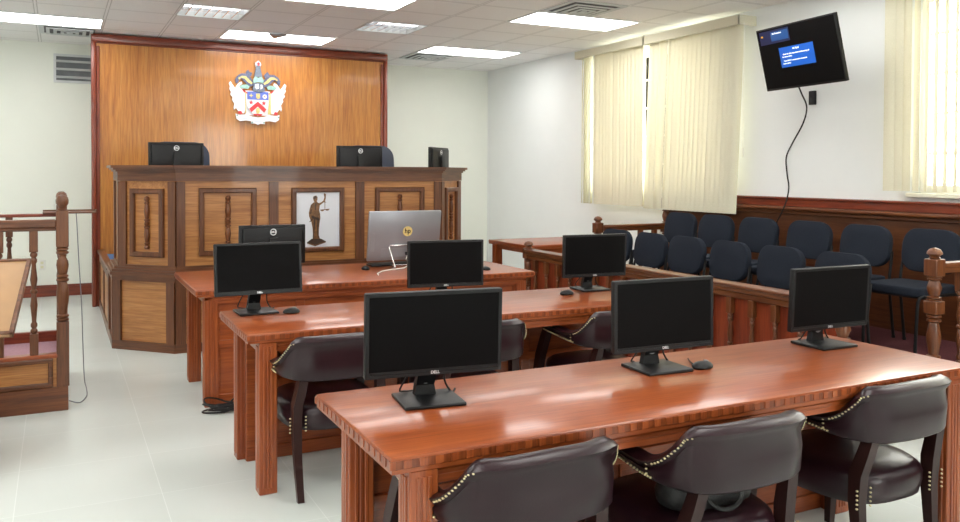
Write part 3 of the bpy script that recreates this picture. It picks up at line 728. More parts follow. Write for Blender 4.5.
# silver all-in-one computer
hp = thing('all_in_one_computer', 'silver all in one computer on the clerks desk, seen from behind', 'computer', (2.452, 6.14, Z), 0)
T = Matrix.Translation((0, .03, .252)) @ Matrix.Rotation(R(9), 4, 'X')
m = MB(); m.box(-.305, .305, -.012, .014, -.198, .198, .008, 2, M=T); m.build('housing', 'silver', hp, smooth=True)
m = MB(); m.ring(.604, .39, .012, .0135, .0155, M=T); m.build('bezel', 'black_plastic', hp)
m = MB(); m.box(-.29, .29, .014, .0165, -.185, .185, M=T); m.build('screen', 'screen_black', hp)
m = MB(); m.box(-.285, -.252, -.014, -.0115, -.12, .03, .001, M=T); m.build('side_hatch', 'silver', hp)
m = MB(); m.box(-.2, .2, -.0135, -.0115, -.172, -.10, .001, M=T); m.build('port_cover', 'silver', hp)
m = MB(); m.tube([(.02, -.0125, .035), (.02, -.0150, .035)], .04, 32, M=T); m.build('logo_disc', 'arms_gold', hp, smooth=True)
m = text_mb('hp', .052, .0006, T @ Matrix.Translation((.02, -.0157, .038)) @ FACE @ Matrix.Shear('XZ', 4, (0, 0)), .0008); m.build('logo_letters', 'black_matte', hp)
m = MB(); m.tube([(-.105, -.045, .008), (-.108, -.045, .012), (-.138, .004, .165), (-.128, .012, .178), (.128, .012, .178), (.138, .004, .165), (.108, -.045, .012), (.105, -.045, .008)], .006, 10)
m.tube([(-.108, -.045, .009), (-.09, .11, .009), (.09, .11, .009), (.108, -.045, .009)], .006, 10); m.build('wire_stand', 'chrome', hp, smooth=True)
m = MB()
m.tube([(.02, -.0, .11), (-.01, -.03, .07), (.01, -.06, .03), (-.05, -.09, .007), (-.16, -.13, .006), (-.27, -.20, .006), (-.36, -.34, .006), (-.38, -.42, .006)], .0042, 8)
m.build('white_cable', 'white_plastic', hp, smooth=True)
m = MB(); m.tube([(.0, .0, .12), (.02, -.03, .10), (-.01, -.035, .06), (.03, -.05, .02), (.08, -.06, .006), (.2, -.05, .006)], .005, 8); m.box(-.03, .03, -.022, -.002, .10, .125, .004, M=Matrix.Translation((.02, .0, 0)))
m.build('black_cable', 'black_plastic', hp, smooth=True)

def keyboard(label, loc, rz=0):
    t = thing('keyboard', label, 'keyboard', loc, R(rz))
    m = MB(); m.box(-.21, .21, -.065, .065, 0, .018, .006, 2); m.build('base', 'black_plastic', t, smooth=True)
    m = MB()
    for r in range(5):
        for c in range(20): m.box(-.2 + c * .02, -.2 + c * .02 + .017, -.055 + r * .022, -.055 + r * .022 + .018, .018, .023)
    m.build('keys', 'black_matte', t)
keyboard('black keyboard lying below the silver computer', (2.42, 6.33, Z), 1)

def mouse(label, loc, rz=0, big=1., cable=True):
    t = thing('computer_mouse', label, 'mouse', loc, R(rz), 'computer mice')
    prof = [(.012, 0), (.03, .0), (.034, .006), (.033, .014), (.026, .023), (.014, .029), (.003, .031)]
    S = Matrix.Diagonal((1.35 * big, .95 * big, .9 * big, 1))
    m = MB(); m.lathe(prof, (0, 0, 0), 20, M=S); m.build('body', 'black_plastic', t, smooth=True)
    m = MB(); m.tube([(.03, 0, .022), (.02, 0, .028), (.005, 0, .030)], .003, 6); m.build('wheel', 'grey_plastic', t)
    if cable:
        m = MB(); m.tube([(0, .028, .006), (.0, .05, .004), (.012, .08, .004), (.03, .11, .004), (.05, .14, .004)], .0025, 6); m.build('cable', 'black_matte', t, smooth=True)
mouse('black mouse on the middle desk, beside the left monitor foot', (1.105, 4.40, Z))
mouse('black puck shaped mouse on the nearest desk, right of the middle monitor foot', (2.215, 2.47, Z))
mouse('black mouse on the middle desk, left of the right end monitor foot', (2.80, 4.34, Z))
mouse('black mouse near the right end of the clerks desk', (2.95, 5.72, Z), 90)
mouse('black mouse left of the keyboard under the silver computer', (2.115, 6.13, Z), 80, 1.0, False)

# tangled cables on the floor
m = MB(); rnd = random.Random(3)
for k in range(6):
    cx, cy, rx, ry, ph = .90 + rnd.uniform(-.0, .10), 5.405 + rnd.uniform(-.02, .02), rnd.uniform(.07, .12), rnd.uniform(.045, .075), rnd.uniform(0, 6)
    pts = [(cx + rx * math.cos(a * PI / 12 + ph), cy + ry * math.sin(a * PI / 12 + ph), .007 + .006 * k + .03 * max(0, math.sin(a * PI / 12 + ph * 2)) * (.5 + k * .18)) for a in range(25)]
    m.tube(pts, .0055, 7)
m.tube(catmull([(.97, 5.45, .03), (1.02, 5.47, .06), (1.08, 5.45, .02), (1.15, 5.43, .007)], 4), .0055, 7)
tag(m.build('cable_bundle', 'black_plastic', None, smooth=True, loc=(.93, 5.4, 0)), 'tangle of black cables on the floor by the clerks desk leg', 'cable')

# ------------------------------------------------------------------ leather armchairs
def make_armchair(label, loc, rz):
    """faces local +y; y = 0 at the outside of the back"""
    t = thing('leather_armchair', label, 'chair', loc, R(rz), 'leather armchairs at the desks')
    half = [(-.236, .46, .645, .595), (-.250, .38, .645, .592), (-.259, .27, .643, .586), (-.262, .20, .640, .580), (-.259, .155, .645, .575), (-.251, .114, .664, .571), (-.237, .080, .700, .568), (-.220, .055, .738, .566), (-.202, .035, .757, .563), (-.145, .010, .760, .560), (-.07, .002, .762, .558), (0, 0, .763, .557)]
    P = [Vector(p) for p in half] + [Vector((-p[0], p[1], p[2], p[3])) for p in half[-2::-1]]
    P = catmull(P, 4); n = len(P)
    m = MB(); rings = []; outw = []
    for i, p in enumerate(P):
        a, c = P[max(0, i - 1)], P[min(n - 1, i + 1)]
        tx, ty = c[0] - a[0], c[1] - a[1]; l = math.hypot(tx, ty); nx, ny = ty / l, -tx / l      # outward in plan
        if i == 0 or i == n - 1: pass
        outw.append((nx, ny)); top, bot = p[2], p[3]; h = top - bot
        k = max(0, min(1, (h - .06) / .12))              # 0 on the arm, 1 on the back
        rh = .034 * k + .02 * (1 - k)
        sec = [(.014, bot), (.022, bot + .008), (.026, bot + h * .45), (.019, top - rh - .012), (.034, top - rh + .004), (.038, top - rh * .5), (.024, top - .004), (.0, top + .004), (-.024, top - .004), (-.034, top - rh * .5), (-.03, top - rh - .01), (-.026, bot + h * .4), (-.022, bot + .008), (-.014, bot)]
        rings.append([m.bm.verts.new((p[0] + nx * s[0], p[1] + ny * s[0] + .03, s[1])) for s in sec])
    for A, B in zip(rings, rings[1:]):
        for k in range(len(A)): m.bm.faces.new((A[k], B[k], B[(k + 1) % len(A)], A[(k + 1) % len(A)]))
    m.bm.faces.new(rings[0]); m.bm.faces.new(rings[-1][::-1])
    bmesh.ops.recalc_face_normals(m.bm, faces=m.bm.faces[:])
    back = m.build('backrest', 'leather', t, smooth=True, angle=50)
    # brass nails along the wings and under the arms
    m = MB()
    def nail(x, y, z):
        m.lathe([(.002, -.0035), (.0042, -.0022), (.005, 0), (.0042, .0022), (.002, .0035)], (x, y, z), 7)
    for side, i in [(-1, i) for i in range(1, n // 2)] + [(0, 0)] + [(1, i) for i in range(n // 2, n - 1)]:
        if side == 0:
            for k in range(3): nail(-.288, .185, .594 + .0155 * k)
            m.build('arm_nail_trim', 'brass', t, smooth=True); m = MB(); continue
        p, q = P[i], P[i - 1]; x, y = p[0], p[1]
        if y > .465 or (abs(x) < .204): continue
        z = p[2] - .020 if p[2] > .652 else p[3] + .012
        z0 = q[2] - .020 if q[2] > .652 else q[3] + .012
        if abs(z - z0) > .03: z0 = z
        seg = math.sqrt((x - q[0]) ** 2 + (y - q[1]) ** 2 + (z - z0) ** 2); cnt = max(1, round(seg / .0155))
        for k in range(cnt):
            f = (k + 1) / cnt; a = q[0] + (x - q[0]) * f; b_ = q[1] + (y - q[1]) * f; c = z0 + (z - z0) * f
            nail(a + outw[i][0] * (.034 if c > .63 else .026), b_ + outw[i][1] * (.034 if c > .63 else .026) + .03, c)
    for k in range(3): nail(.288, .185, .594 + .0155 * k)
    m.build('arm_nail_trim', 'brass', t, smooth=True)
    # seat
    m = MB(); rings = []
    def sq(rx, ry, z, n=36, e=3.2):
        out = []
        for k in range(n):
            a = 2 * PI * k / n; c, s = math.cos(a), math.sin(a)
            d = (abs(c) ** e + abs(s) ** e) ** (-1 / e)
            out.append(m.bm.verts.new((rx * d * c * (1 + .06 * s), .335 + ry * d * s, z - .035)))
        return out
    for rx, ry, z in ((.21, .235, .345), (.23, .256, .352), (.238, .264, .39), (.24, .266, .425), (.233, .258, .448), (.21, .232, .466), (.14, .155, .476), (.05, .05, .479)): rings.append(sq(rx, ry, z))
    for A, B in zip(rings, rings[1:]):
        for k in range(36): m.bm.faces.new((A[k], A[(k + 1) % 36], B[(k + 1) % 36], B[k]))
    m.bm.faces.new(rings[0][::-1]); m.bm.faces.new(rings[-1])
    m.build('seat', 'leather', t, smooth=True, angle=60)
    for s in (-1, 1):
        m = MB()
        for dx in (-.036, .036):
            for k in range(5): nail(s * .203 + dx, .078, .325 + k * .016)
        m.build('seat_nail_trim', 'brass', t, smooth=True)
    for s in (-1, 1):
        m = MB(); m.bar([(s * .18, .058, .60), (s * .19, .078, .52), (s * .203, .10, .44), (s * .204, .105, .34), (s * .202, .095, .2), (s * .193, .072, 0)], [(.042, .04), (.042, .046), (.042, .052), (.04, .046), (.036, .036), (.03, .028)]); m.build('rear_leg', 'chair_frame', t, smooth=True, angle=35)
        m = MB(); m.bar([(s * .238, .475, .61), (s * .243, .50, .54), (s * .245, .54, .44), (s * .245, .565, .34), (s * .244, .58, .15), (s * .242, .585, 0)], [(.04, .045), (.042, .05), (.044, .05), (.044, .046), (.038, .036), (.03, .028)]); m.build('front_leg', 'chair_frame', t, smooth=True, angle=35)
    return t
ch = make_armchair('leather armchair at the left end of the nearest desk, cut off by the bottom edge', (1.185, 1.875, 0), 2)
dup(ch, (1.885, 1.84, 0), R(0), 'leather armchair at the middle of the nearest desk, with a black bag on its seat')
dup(ch, (2.755, 1.935, 0), R(1), 'leather armchair at the right end of the nearest desk, seat fully in view')
dup(ch, (1.175, 3.67, 0), R(0), 'leather armchair at the left end of the middle desk')
dup(ch, (1.90, 3.67, 0), R(-2), 'leather armchair at the centre of the middle desk, half hidden by a monitor')
dup(ch, (2.80, 3.67, 0), R(3), 'leather armchair at the right end of the middle desk, nail trim in view')

# black handbag on the seat of the middle near chair
bg = thing('handbag', 'black soft handbag with two loop handles on the middle near chair seat', 'bag', (1.88, 2.085, .444))
m = MB(); rings = []
for z, rx, ry in ((0, .15, .07), (.012, .172, .085), (.05, .178, .085), (.09, .17, .066), (.115, .155, .04), (.125, .14, .022)):
    rings.append([m.bm.verts.new((rx * (abs(math.cos(a)) ** .6) * (1 if math.cos(a) > 0 else -1) + rnd.uniform(-.004, .004), ry * (abs(math.sin(a)) ** .8) * (1 if math.sin(a) > 0 else -1) + rnd.uniform(-.004, .004), z + (rnd.uniform(-.006, .006) if z > .02 else 0))) for a in [2 * PI * k / 28 for k in range(28)]])
for A, B in zip(rings, rings[1:]):
    for k in range(28): m.bm.faces.new((A[k], A[(k + 1) % 28], B[(k + 1) % 28], B[k]))
m.bm.faces.new(rings[0][::-1]); m.bm.faces.new(rings[-1])
m.build('body', 'bag_leather', bg, smooth=True, angle=70)
for y in (-.055, .05):
    m = MB(); m.tube(catmull([(-.075, y * .8, .105), (-.08, y * 1.4, .085), (-.06, y * 1.9, .03), (0, y * 2.1, .010), (.06, y * 1.9, .03), (.08, y * 1.4, .085), (.075, y * .8, .105)], 4), .007, 8); m.build('handle', 'bag_leather', bg, smooth=True)

# ------------------------------------------------------------------ turned posts and balusters
def post_mesh(m, x, y, z0, z1, w, ball=True, M=None):
    """square blocks with turned lengths between them"""
    H = z1 - z0; h = w / 2
    bl = w * .78 if ball else 0
    top = H - bl
    def blk(a, b_): m.box(x - h, x + h, y - h, y + h, z0 + a, z0 + b_, w * .06, 1)
    def turn(a, b_, taper=1.):
        L = b_ - a; r = h * .98
        pr = [(.6 * r, 0), (r, .02), (r, .06), (.62 * r, .085), (.95 * r, .11), (.95 * r, .15), (.62 * r, .175), (.70 * r, .22), (.95 * r, .45), (.98 * r, .55), (.72 * r, .78), (.62 * r, .825), (.95 * r, .85), (.95 * r, .89), (.62 * r, .915), (r, .94), (r, .98), (.6 * r, 1)]
        m.lathe([(p, z0 + a + q * L) for p, q in pr], (x, y, 0), 14)
    b1 = H * .26; blk(0, b1)
    t1 = top * .62; turn(b1, t1)
    blk(t1, t1 + H * .085); t2 = top - H * .11
    turn(t1 + H * .085, t2); blk(t2, top)
    if ball: m.lathe([(h * .55, 0), (h * .8, .006), (h * .6, .014), (h * .85, .024), (h * 1.05, bl * .45), (h * 1.0, bl * .62), (h * .75, bl * .85), (h * .35, bl * .97), (.003, bl)], (x, y, z0 + top), 16)
def baluster_mesh(m, x, y, z0, z1, w):
    H = z1 - z0; h = w / 2; r = h * .95
    m.box(x - h, x + h, y - h, y + h, z0, z0 + H * .17, .002); m.box(x - h, x + h, y - h, y + h, z1 - H * .17, z1, .002)
    pr = [(.55, .17), (.9, .185), (.9, .20), (.55, .215), (.85, .23), (.85, .25), (.55, .265), (.6, .30), (.92, .40), (.6, .485), (.5, .49), (.92, .50), (.92, .52), (.5, .53), (.6, .54), (.92, .61), (.6, .70), (.55, .735), (.85, .75), (.85, .77), (.55, .785), (.9, .80), (.9, .815), (.55, .83)]
    m.lathe([(p * r, z0 + q * H) for p, q in pr], (x, y, 0), 12)

# ------------------------------------------------------------------ jury box
def step(label, x0, x1, z0, z1):
    t = thing('jury_step', label, 'platform', ((x0 + x1) / 2, 4.9, z0))
    m = MB(); m.box(x0 + .015, x1, 3.1, 7.06, z0, z1); m.build('carpet', 'carpet_maroon', t, world=True)
    m = MB(); m.box(x0, x0 + .015, 3.1, 7.06, z0, z1 + .002); m.build('step_edge', 'cherry_Y', t, world=True)
step('lower maroon carpeted step under the front row of jury chairs', 4.235, 5.02, 0, .145)
step('upper maroon carpeted step under the back row of jury chairs, along the wall', 5.02, XR - .031, 0, .295)
# front barrier: solid panel with split balusters and a moulded rail
FX, FY0, FY1 = 3.9, 3.22, 6.70
jb = thing('jury_barrier', 'low wooden jury barrier with turned balusters over dark red panels', 'barrier', (FX, (FY0 + FY1) / 2, 0))
m = MB(); m.box(FX + .0, FX + .02, FY0, FY1, .08, .72); m.build('panel', 'cherry_Z', jb, world=True)
m = MB(); m.box(FX - .045, FX + .045, FY0, FY1, .755, .785, .008, 2); m.box(FX - .06, FX + .06, FY0, FY1, .785, .805, .008, 2); m.box(FX - .03, FX + .03, FY0, FY1, .715, .755, .006); m.build('top_rail', 'rail_wood_Y', jb, smooth=True, world=True)
m = MB(); m.box(FX - .035, FX + .035, FY0, FY1, 0, .1, .006); m.build('bottom_rail', 'rail_wood_Y', jb, world=True)
k = 0; y = FY1 - .16
while y > FY0 + .1:
    m = MB(); baluster_mesh(m, FX - .022, y, .1, .716, .04); m.build('baluster', 'rail_wood_Z', jb, smooth=True, world=True); y -= .19
for y in (FY1, FY0):
    m = MB(); post_mesh(m, FX, y, 0, .88, .085); m.build('post', 'rail_wood_Z', jb, smooth=True, world=True)
# end balustrades
def end_rail(y, label, n0, x0=4.885, x1=5.755, tall=True):
    t = thing('balustrade', label, 'balustrade', (x0, y, .145))
    m = MB(); post_mesh(m, x0, y, .145, 1.075, .085); m.build('post', 'rail_wood_Z', t, smooth=True, world=True)
    xe = XR - .032
    if tall:
        m = MB(); post_mesh(m, x1, y, .295, 1.32, .085); m.build('post', 'rail_wood_Z', t, smooth=True, world=True)
        xe = x1 - .04
    m = MB(); m.box(x0 + .04, xe, y - .035, y + .035, .955, .985, .008, 2); m.box(x0 + .04, xe, y - .02, y + .02, .92, .955, .004); m.build('rail', 'rail_wood_X', t, smooth=True, world=True)
    m = MB(); m.box(x0 + .04, 5.0, y - .02, y + .02, .2, .235, .004); m.build('lower_rail', 'rail_wood_X', t, world=True)
    for x in n0:
        m = MB(); baluster_mesh(m, x, y, .235 if x < 5.0 else .295, .92, .045); m.build('baluster', 'rail_wood_Z', t, smooth=True, world=True)
end_rail(7.0, 'far end balustrade of the jury box, with a ball topped post behind the chairs', (5.2, 5.42, 5.6))
end_rail(3.20, 'near end balustrade of the jury box, with a ball topped post at the right edge', (4.90, 5.12, 5.35, 5.6), x0=4.655, tall=False)

def rrect(w, h, r, n=6):
    out = []
    for cx, cy, a0 in ((w / 2 - r, h / 2 - r, 0), (-w / 2 + r, h / 2 - r, PI / 2), (-w / 2 + r, -h / 2 + r, PI), (w / 2 - r, -h / 2 + r, 1.5 * PI)):
        for k in range(n + 1):
            a = a0 + PI / 2 * k / n; out.append((cx + r * math.cos(a), cy + r * math.sin(a)))
    return out
def pad(m, w, h, r, th, M, curve=0.):
    """cushion in xy, thickness along z, rounded edges"""
    rings = []
    for s, z in ((.80, -th / 2), (.93, -th * .47), (.99, -th * .28), (1, 0), (.99, th * .28), (.93, th * .47), (.80, th / 2), (.4, th * .54)):
        d = (1 - s) * .18
        rings.append([m.bm.verts.new(M @ Vector((x, y, z + curve * x * x))) for x, y in [(px * (1 - d * 1) if s > .5 else px * .5, py * (1 - d) if s > .5 else py * .5) for px, py in rrect(w, h, r)]])
    n = len(rings[0])
    for A, B in zip(rings, rings[1:]):
        for k in range(n): m.bm.faces.new((A[k], A[(k + 1) % n], B[(k + 1) % n], B[k]))
    m.bm.faces.new(rings[0][::-1]); m.bm.faces.new(rings[-1])
def make_jury_chair(label, loc, rz):
    t = thing('jury_chair', label, 'chair', loc, R(rz), 'jury chairs')
    m = MB(); pad(m, .45, .44, .07, .06, Matrix.Translation((0, -.01, .43))); m.build('seat', 'navy_fabric', t, smooth=True, angle=60)
    Mb = Matrix.Translation((0, .215, .675)) @ Matrix.Rotation(R(90 - 8), 4, 'X')
    m = MB(); pad(m, .43, .31, .115, .055, Mb, curve=-.35); m.build('backrest', 'navy_fabric', t, smooth=True, angle=60)
    m = MB(); m.box(-.20, .20, -.19, .19, .385, .402, .006); m.build('seat_shell', 'black_plastic', t)
    for s in (-1, 1):
        m = MB(); m.tube(catmull([(s * .20, -.215, .006), (s * .205, -.205, .30), (s * .21, -.195, .385), (s * .225, -.16, .405)], 3), .011, 8); m.lathe([(.012, 0), (.014, .004), (.012, .02)], (s * .20, -.215, 0), 8); m.build('front_leg', 'black_metal', t, smooth=True)
        m = MB(); m.tube(catmull([(s * .225, .26, .006), (s * .225, .225, .25), (s * .225, .205, .42), (s * .224, .225, .56), (s * .215, .245, .64)], 3), .011, 8); m.lathe([(.012, 0), (.014, .004), (.012, .02)], (s * .225, .26, 0), 8); m.build('rear_leg', 'black_metal', t, smooth=True)
        m = MB(); m.tube([(s * .225, -.17, .40), (s * .225, .21, .40)], .011, 8); m.build('side_rail', 'black_metal', t, smooth=True)
    for x, y, z in ((.225, -.165, .395), (.225, .19, .395), (.215, .245, .64)):
        m = MB(); m.tube([(-x, y, z), (x, y, z)], .010, 8); m.build('cross_bar', 'black_metal', t, smooth=True)
    return t
names = ('first', 'second', 'third', 'fourth', 'fifth', 'sixth')
FRT = ((6.55, -88), (6.04, -91), (5.55, -90), (5.05, -93), (4.52, -92), (3.97, -90))
BCK = (6.49, 5.99, 5.46, 4.90, 4.36, 3.82)
flab = ['navy jury chair at the far end of the front row, half behind a monitor', 'navy jury chair second from the far end of the front row', 'navy jury chair third from the far end of the front row', 'navy jury chair fourth from the far end of the front row', 'navy jury chair fifth from the far end of the front row', 'navy jury chair at the near end of the front row, behind the right near monitor']
blab = ['navy jury chair at the far end of the back row, under the blinds', 'navy jury chair second from the far end of the back row', 'navy jury chair third from the far end of the back row', 'navy jury chair fourth from the far end of the back row', 'navy jury chair fifth from the far end of the back row', 'navy jury chair at the near end of the back row, its whole seat in view']
jc = None
for (y, a), lb in zip(FRT, flab):
    if jc is None: jc = make_jury_chair(lb, (4.56, y, .145), a)
    else: dup(jc, (4.56, y, .145), R(a), lb)
for y, lb in zip(BCK, blab):
    last = dup(jc, (5.29, y, .295), R(-90), lb)
m = MB(); m.box(-.003, .003, -.014, .014, 0, .10, .001); o = m.build('paper_tag', 'tag_paper', last); o.location = (-.204, -.226, .17); o.rotation_euler = (0, 0, R(60)); o['label'] = 'pale paper tag on the chair leg'

# ------------------------------------------------------------------ witness stand and lectern on the left
wx1, wy0, wy1 = .053, 5.852, 6.95; wx0 = -1.75
ws = thing('witness_stand', 'wooden witness stand on a raised base with turned posts and rails, at left edge', 'witness stand', ((wx0 + wx1) / 2, (wy0 + wy1) / 2, 0))
m = MB(); m.box(wx0, wx1, wy0, wy1, 0, .153, .003); m.build('base', 'rail_wood_X', ws, world=True)
m = MB(); m.box(wx0 + .03, wx1 - .03, wy0 + .05, wy1 - .03, .153, .255); m.build('carpet_floor', 'carpet_purple', ws, world=True)
m = MB(); m.box(wx0, wx1 - .03, wy0 + .012, wy0 + .05, .153, .335); m.build('front_panel', 'oak_X', ws, world=True)
m = MB()
pxs = [wx0, wx0 + .87, wx1 - .085]
for a, b_ in zip(pxs, pxs[1:]): m.ring(b_ - a, .18, .028, wy0 - .004, wy0 + .02, (a + b_) / 2, .245, bev=.006)
m.build('panel_moulding', 'walnut_X', ws, world=True)
m = MB(); m.box(wx0, wx1 - .05, wy0 + .0, wy0 + .075, .335, .362, .006, 2); m.build('front_ledge', 'desk_wood_X', ws, smooth=True, world=True)
m = MB(); m.box(wx0, wx1 - .02, wy1 - .05, wy1, .153, .33, .006); m.box(wx1 - .045, wx1 - .005, wy0 + .1, wy1, .153, .33, .006); m.build('rear_ledge', 'cherry_X', ws, world=True)
def w_post(y):
    m = MB(); x = .0235; h = .036
    m.box(x - h, x + h, y - h, y + h, .153, .56, .003)
    pr = [(.55, .56), (1, .57), (1, .585), (.7, .592), (1, .60), (1, .615), (.7, .625), (.72, .64), (.95, .74), (1., .81), (.85, .87), (.65, .90), (1, .91), (1, .925), (.68, .935), (.95, .945), (.95, .957), (.65, .968), (.8, .98), (1, 1.045), (.9, 1.08), (.55, 1.115) , (.62, 1.135), (1, 1.145), (1, 1.158), (.7, 1.168), (.98, 1.178), (.98, 1.19), (.7, 1.2)]
    k = (1.03 - .56) / (1.2 - .56)
    m.lathe([(r * h, .56 + (z - .56) * k) for r, z in pr], (x, y, 0), 16)
    m.box(x - h, x + h, y - h, y + h, 1.03, 1.262, .005)
    m.lathe([(.5 * h, 1.26), (.9 * h, 1.266), (.6 * h, 1.276), (.7 * h, 1.285), (1.0 * h, 1.305), (1.05 * h, 1.325), (.9 * h, 1.345), (.5 * h, 1.358), (.003, 1.361)], (x, y, 0), 16)
    m.build('post', 'walnut_Z', ws, smooth=True, world=True)
w_post(wy0 + .036); w_post(wy1 - .05)
m = MB(); m.box(wx0, -.012, wy0 + .0, wy0 + .07, 1.155, 1.205, .006); m.box(wx0, -.012, wy0 + .012, wy0 + .058, 1.135, 1.155, .003); m.build('front_rail', 'walnut_X', ws, world=True)
m = MB(); m.box(wx0, -.012, wy1 - .085, wy1 - .015, 1.175, 1.197, .004); m.box(-.01, .055, wy0 + .08, wy1 - .09, 1.15, 1.197, .004); m.build('rear_rail', 'cherry_X', ws, world=True)
m = MB(); m.box(-.10, .26, wy1 - .14, wy1 + .02, 1.198, 1.212, .004); m.box(.25, .26, wy1 - .14, wy1 + .02, 1.21, 1.222); m.box(-.1, .26, wy1 + .01, wy1 + .02, 1.21, 1.222); m.build('tray_board', 'walnut_X', ws, world=True)
for x in (-.137, -.325, -.53, -.75, -.94, -1.13, -1.32, -1.51):
    m = MB(); baluster_mesh(m, x, wy0 + .036, .362, 1.136, .048); m.build('baluster', 'walnut_Z', ws, smooth=True, world=True)
for x in (-.315, -.58, -.82, -1.06, -1.28, -1.50):
    m = MB(); baluster_mesh(m, x, wy1 - .05, .33, 1.176, .045); m.build('baluster', 'walnut_Z', ws, smooth=True, world=True)
for y in (6.12, 6.36, 6.60):
    m = MB(); baluster_mesh(m, .022, y, .33, 1.151, .045); m.build('baluster', 'walnut_Z', ws, smooth=True, world=True)
m = MB(); m.tube(catmull([(.12, 6.86, 1.196), (.125, 6.84, 1.1), (.135, 6.8, .85), (.15, 6.75, .55), (.155, 6.65, .3), (.16, 6.5, .05), (.17, 6.38, .006), (.165, 6.15, .006), (.12, 5.98, .008), (.058, 5.93, .04)], 5), .0035, 6)
tag(m.build('floor_cable', 'cable_grey', None, smooth=True, loc=(.12, 6.5, 0)), 'thin grey cable hanging from the witness stand tray to the floor', 'cable')

lc = thing('lectern', 'slanted lectern top with dark raised edges at the left edge of view', 'lectern', (-.52, 5.0, 0), R(-6.2))
# plane rises away from the viewer: near edge z .719, far edge z 1.029
tl = math.hypot(.6, .31); A = Matrix.Translation((.0, 0, .872)) @ Matrix.Rotation(math.atan2(.31, .604), 4, 'X')
m = MB(); m.box(-.35, .35, -tl / 2, tl / 2, -.028, -.008, .003, M=A); m.build('desktop', 'lectern_top', lc)
m = MB()
for a in ((-.355, .355, -tl / 2, -tl / 2 + .02), (-.355, .355, tl / 2 - .02, tl / 2), (-.355, -.335, -tl / 2, tl / 2), (.335, .355, -tl / 2, tl / 2)): m.box(*a, -.032, .0, .003, M=A)
m.build('raised_edge', 'walnut_X', lc)
m = MB(); m.prism([(-.22, 0), (.22, 0), (.22, .70), (-.22, .93)], -.17, .17, M=Matrix.Rotation(PI / 2, 4, 'Z') @ Matrix.Rotation(PI / 2, 4, 'X') @ Matrix.Diagonal((-1, 1, 1, 1)))
lb_ = m.build('body', 'oak_Z', lc); m = MB(); m.box(-.2, .2, -.25, .25, 0, .08, .006); m.build('plinth', 'walnut_X', lc)

# ------------------------------------------------------------------ television
tv = thing('television', 'black television on a wall arm, tilted down, showing a blue message box', 'television', (5.333, 4.85, 2.474), -1.688)
T = Matrix.Rotation(.242, 4, 'X'); TW, TH = .90, .525
m = MB(); m.box(-TW / 2, TW / 2, -.012, .02, -TH / 2, TH / 2, .005, 2, M=T); m.box(-TW / 2 + .12, TW / 2 - .12, .02, .05, -TH / 2 + .06, TH / 2 - .1, .012, 2, M=T); m.build('housing', 'black_plastic', tv, smooth=True)
m = MB(); m.box(-TW / 2 + .012, TW / 2 - .012, -.0135, -.0118, -TH / 2 + .018, TH / 2 - .012, M=T); m.build('screen', 'screen_black', tv)
def tvr(name, u0, u1, v0, v1, y, mat):
    mm = MB(); mm.box(-TW / 2 + TW * u0, -TW / 2 + TW * u1, -.0135 - y, -.0134, TH / 2 - TH * v1, TH / 2 - TH * v0, M=T); return mm.build(name, mat, tv)
tvr('corner_banner', .04, .433, .045, .256, .0004, 'tv_navy'); tvr('corner_label', .192, .42, .072, .22, .0008, 'tv_mid'); tvr('corner_icon', .06, .085, .11, .135, .0008, 'tv_gold'); tvr('message_box', .265, .70, .345, .66, .0004, 'tv_blue')
def tvt(s, size, u, v, bold=.0006):
    mm = text_mb(s, size, .0002, T @ Matrix.Translation((-TW / 2 + TW * u, -.0148, TH / 2 - TH * v)) @ FACE, bold); return mm
for s, sz, u, v in (('No Signal', .019, .483, .385), ('Check the cable connections and the settings of', .0155, .475, .455), ('the source device.', .0155, .36, .495), ('Press INPUT to select another connected', .0155, .455, .56), ('source device.', .0155, .345, .60), ('No Connection', .017, .275, .105)):
    tvt(s, sz, u, v).build('screen_text', 'tv_white', tv)
m = MB(); m.box(-.1, .1, .05, .065, -.12, .12, .003, M=T); m.build('mount_plate', 'black_metal', tv)
WI = Matrix.Rotation(1.688, 4, 'Z') @ Matrix.Translation((-5.333, -4.85, -2.474))
m = MB(); m.tube([(5.40, 4.86, 2.47), (5.52, 5.10, 2.50), (5.80, 5.36, 2.55)], .022, 8, M=WI); m.build('wall_arm', 'black_metal', tv)
m = MB(); m.box(5.81, 5.839, 5.30, 5.42, 2.45, 2.65, .003, M=WI); m.build('wall_plate', 'black_metal', tv)
bx = thing('junction_box', 'small black box on the wall just below the television', 'junction box', (XR, 5.15, 2.17))
m = MB(); m.box(-.03, 0, -.032, .032, -.06, .06, .004); m.build('box_body', 'black_plastic', bx)
m = MB(); m.box(-.034, -.03, -.012, .012, -.04, .0, .002); m.build('socket', 'black_matte', bx)
m = MB(); m.tube(catmull([(5.46, 4.98, 2.25), (5.55, 5.02, 2.18), (5.70, 5.10, 2.08), (5.79, 5.22, 1.95), (5.815, 5.36, 1.78), (5.82, 5.43, 1.66), (5.82, 5.42, 1.52), (5.79, 5.37, 1.40), (5.74, 5.34, 1.30), (5.715, 5.36, 1.20), (5.70, 5.42, 1.08), (5.70, 5.50, .95), (5.72, 5.55, .75), (5.74, 5.58, .5), (5.74, 5.6, .31)], 5), .0065, 8)
tag(m.build('television_cable', 'black_metal', None, smooth=True, loc=(5.7, 5.3, 1.2)), 'long dark grey cable hanging from the television behind the jury chairs', 'cable')

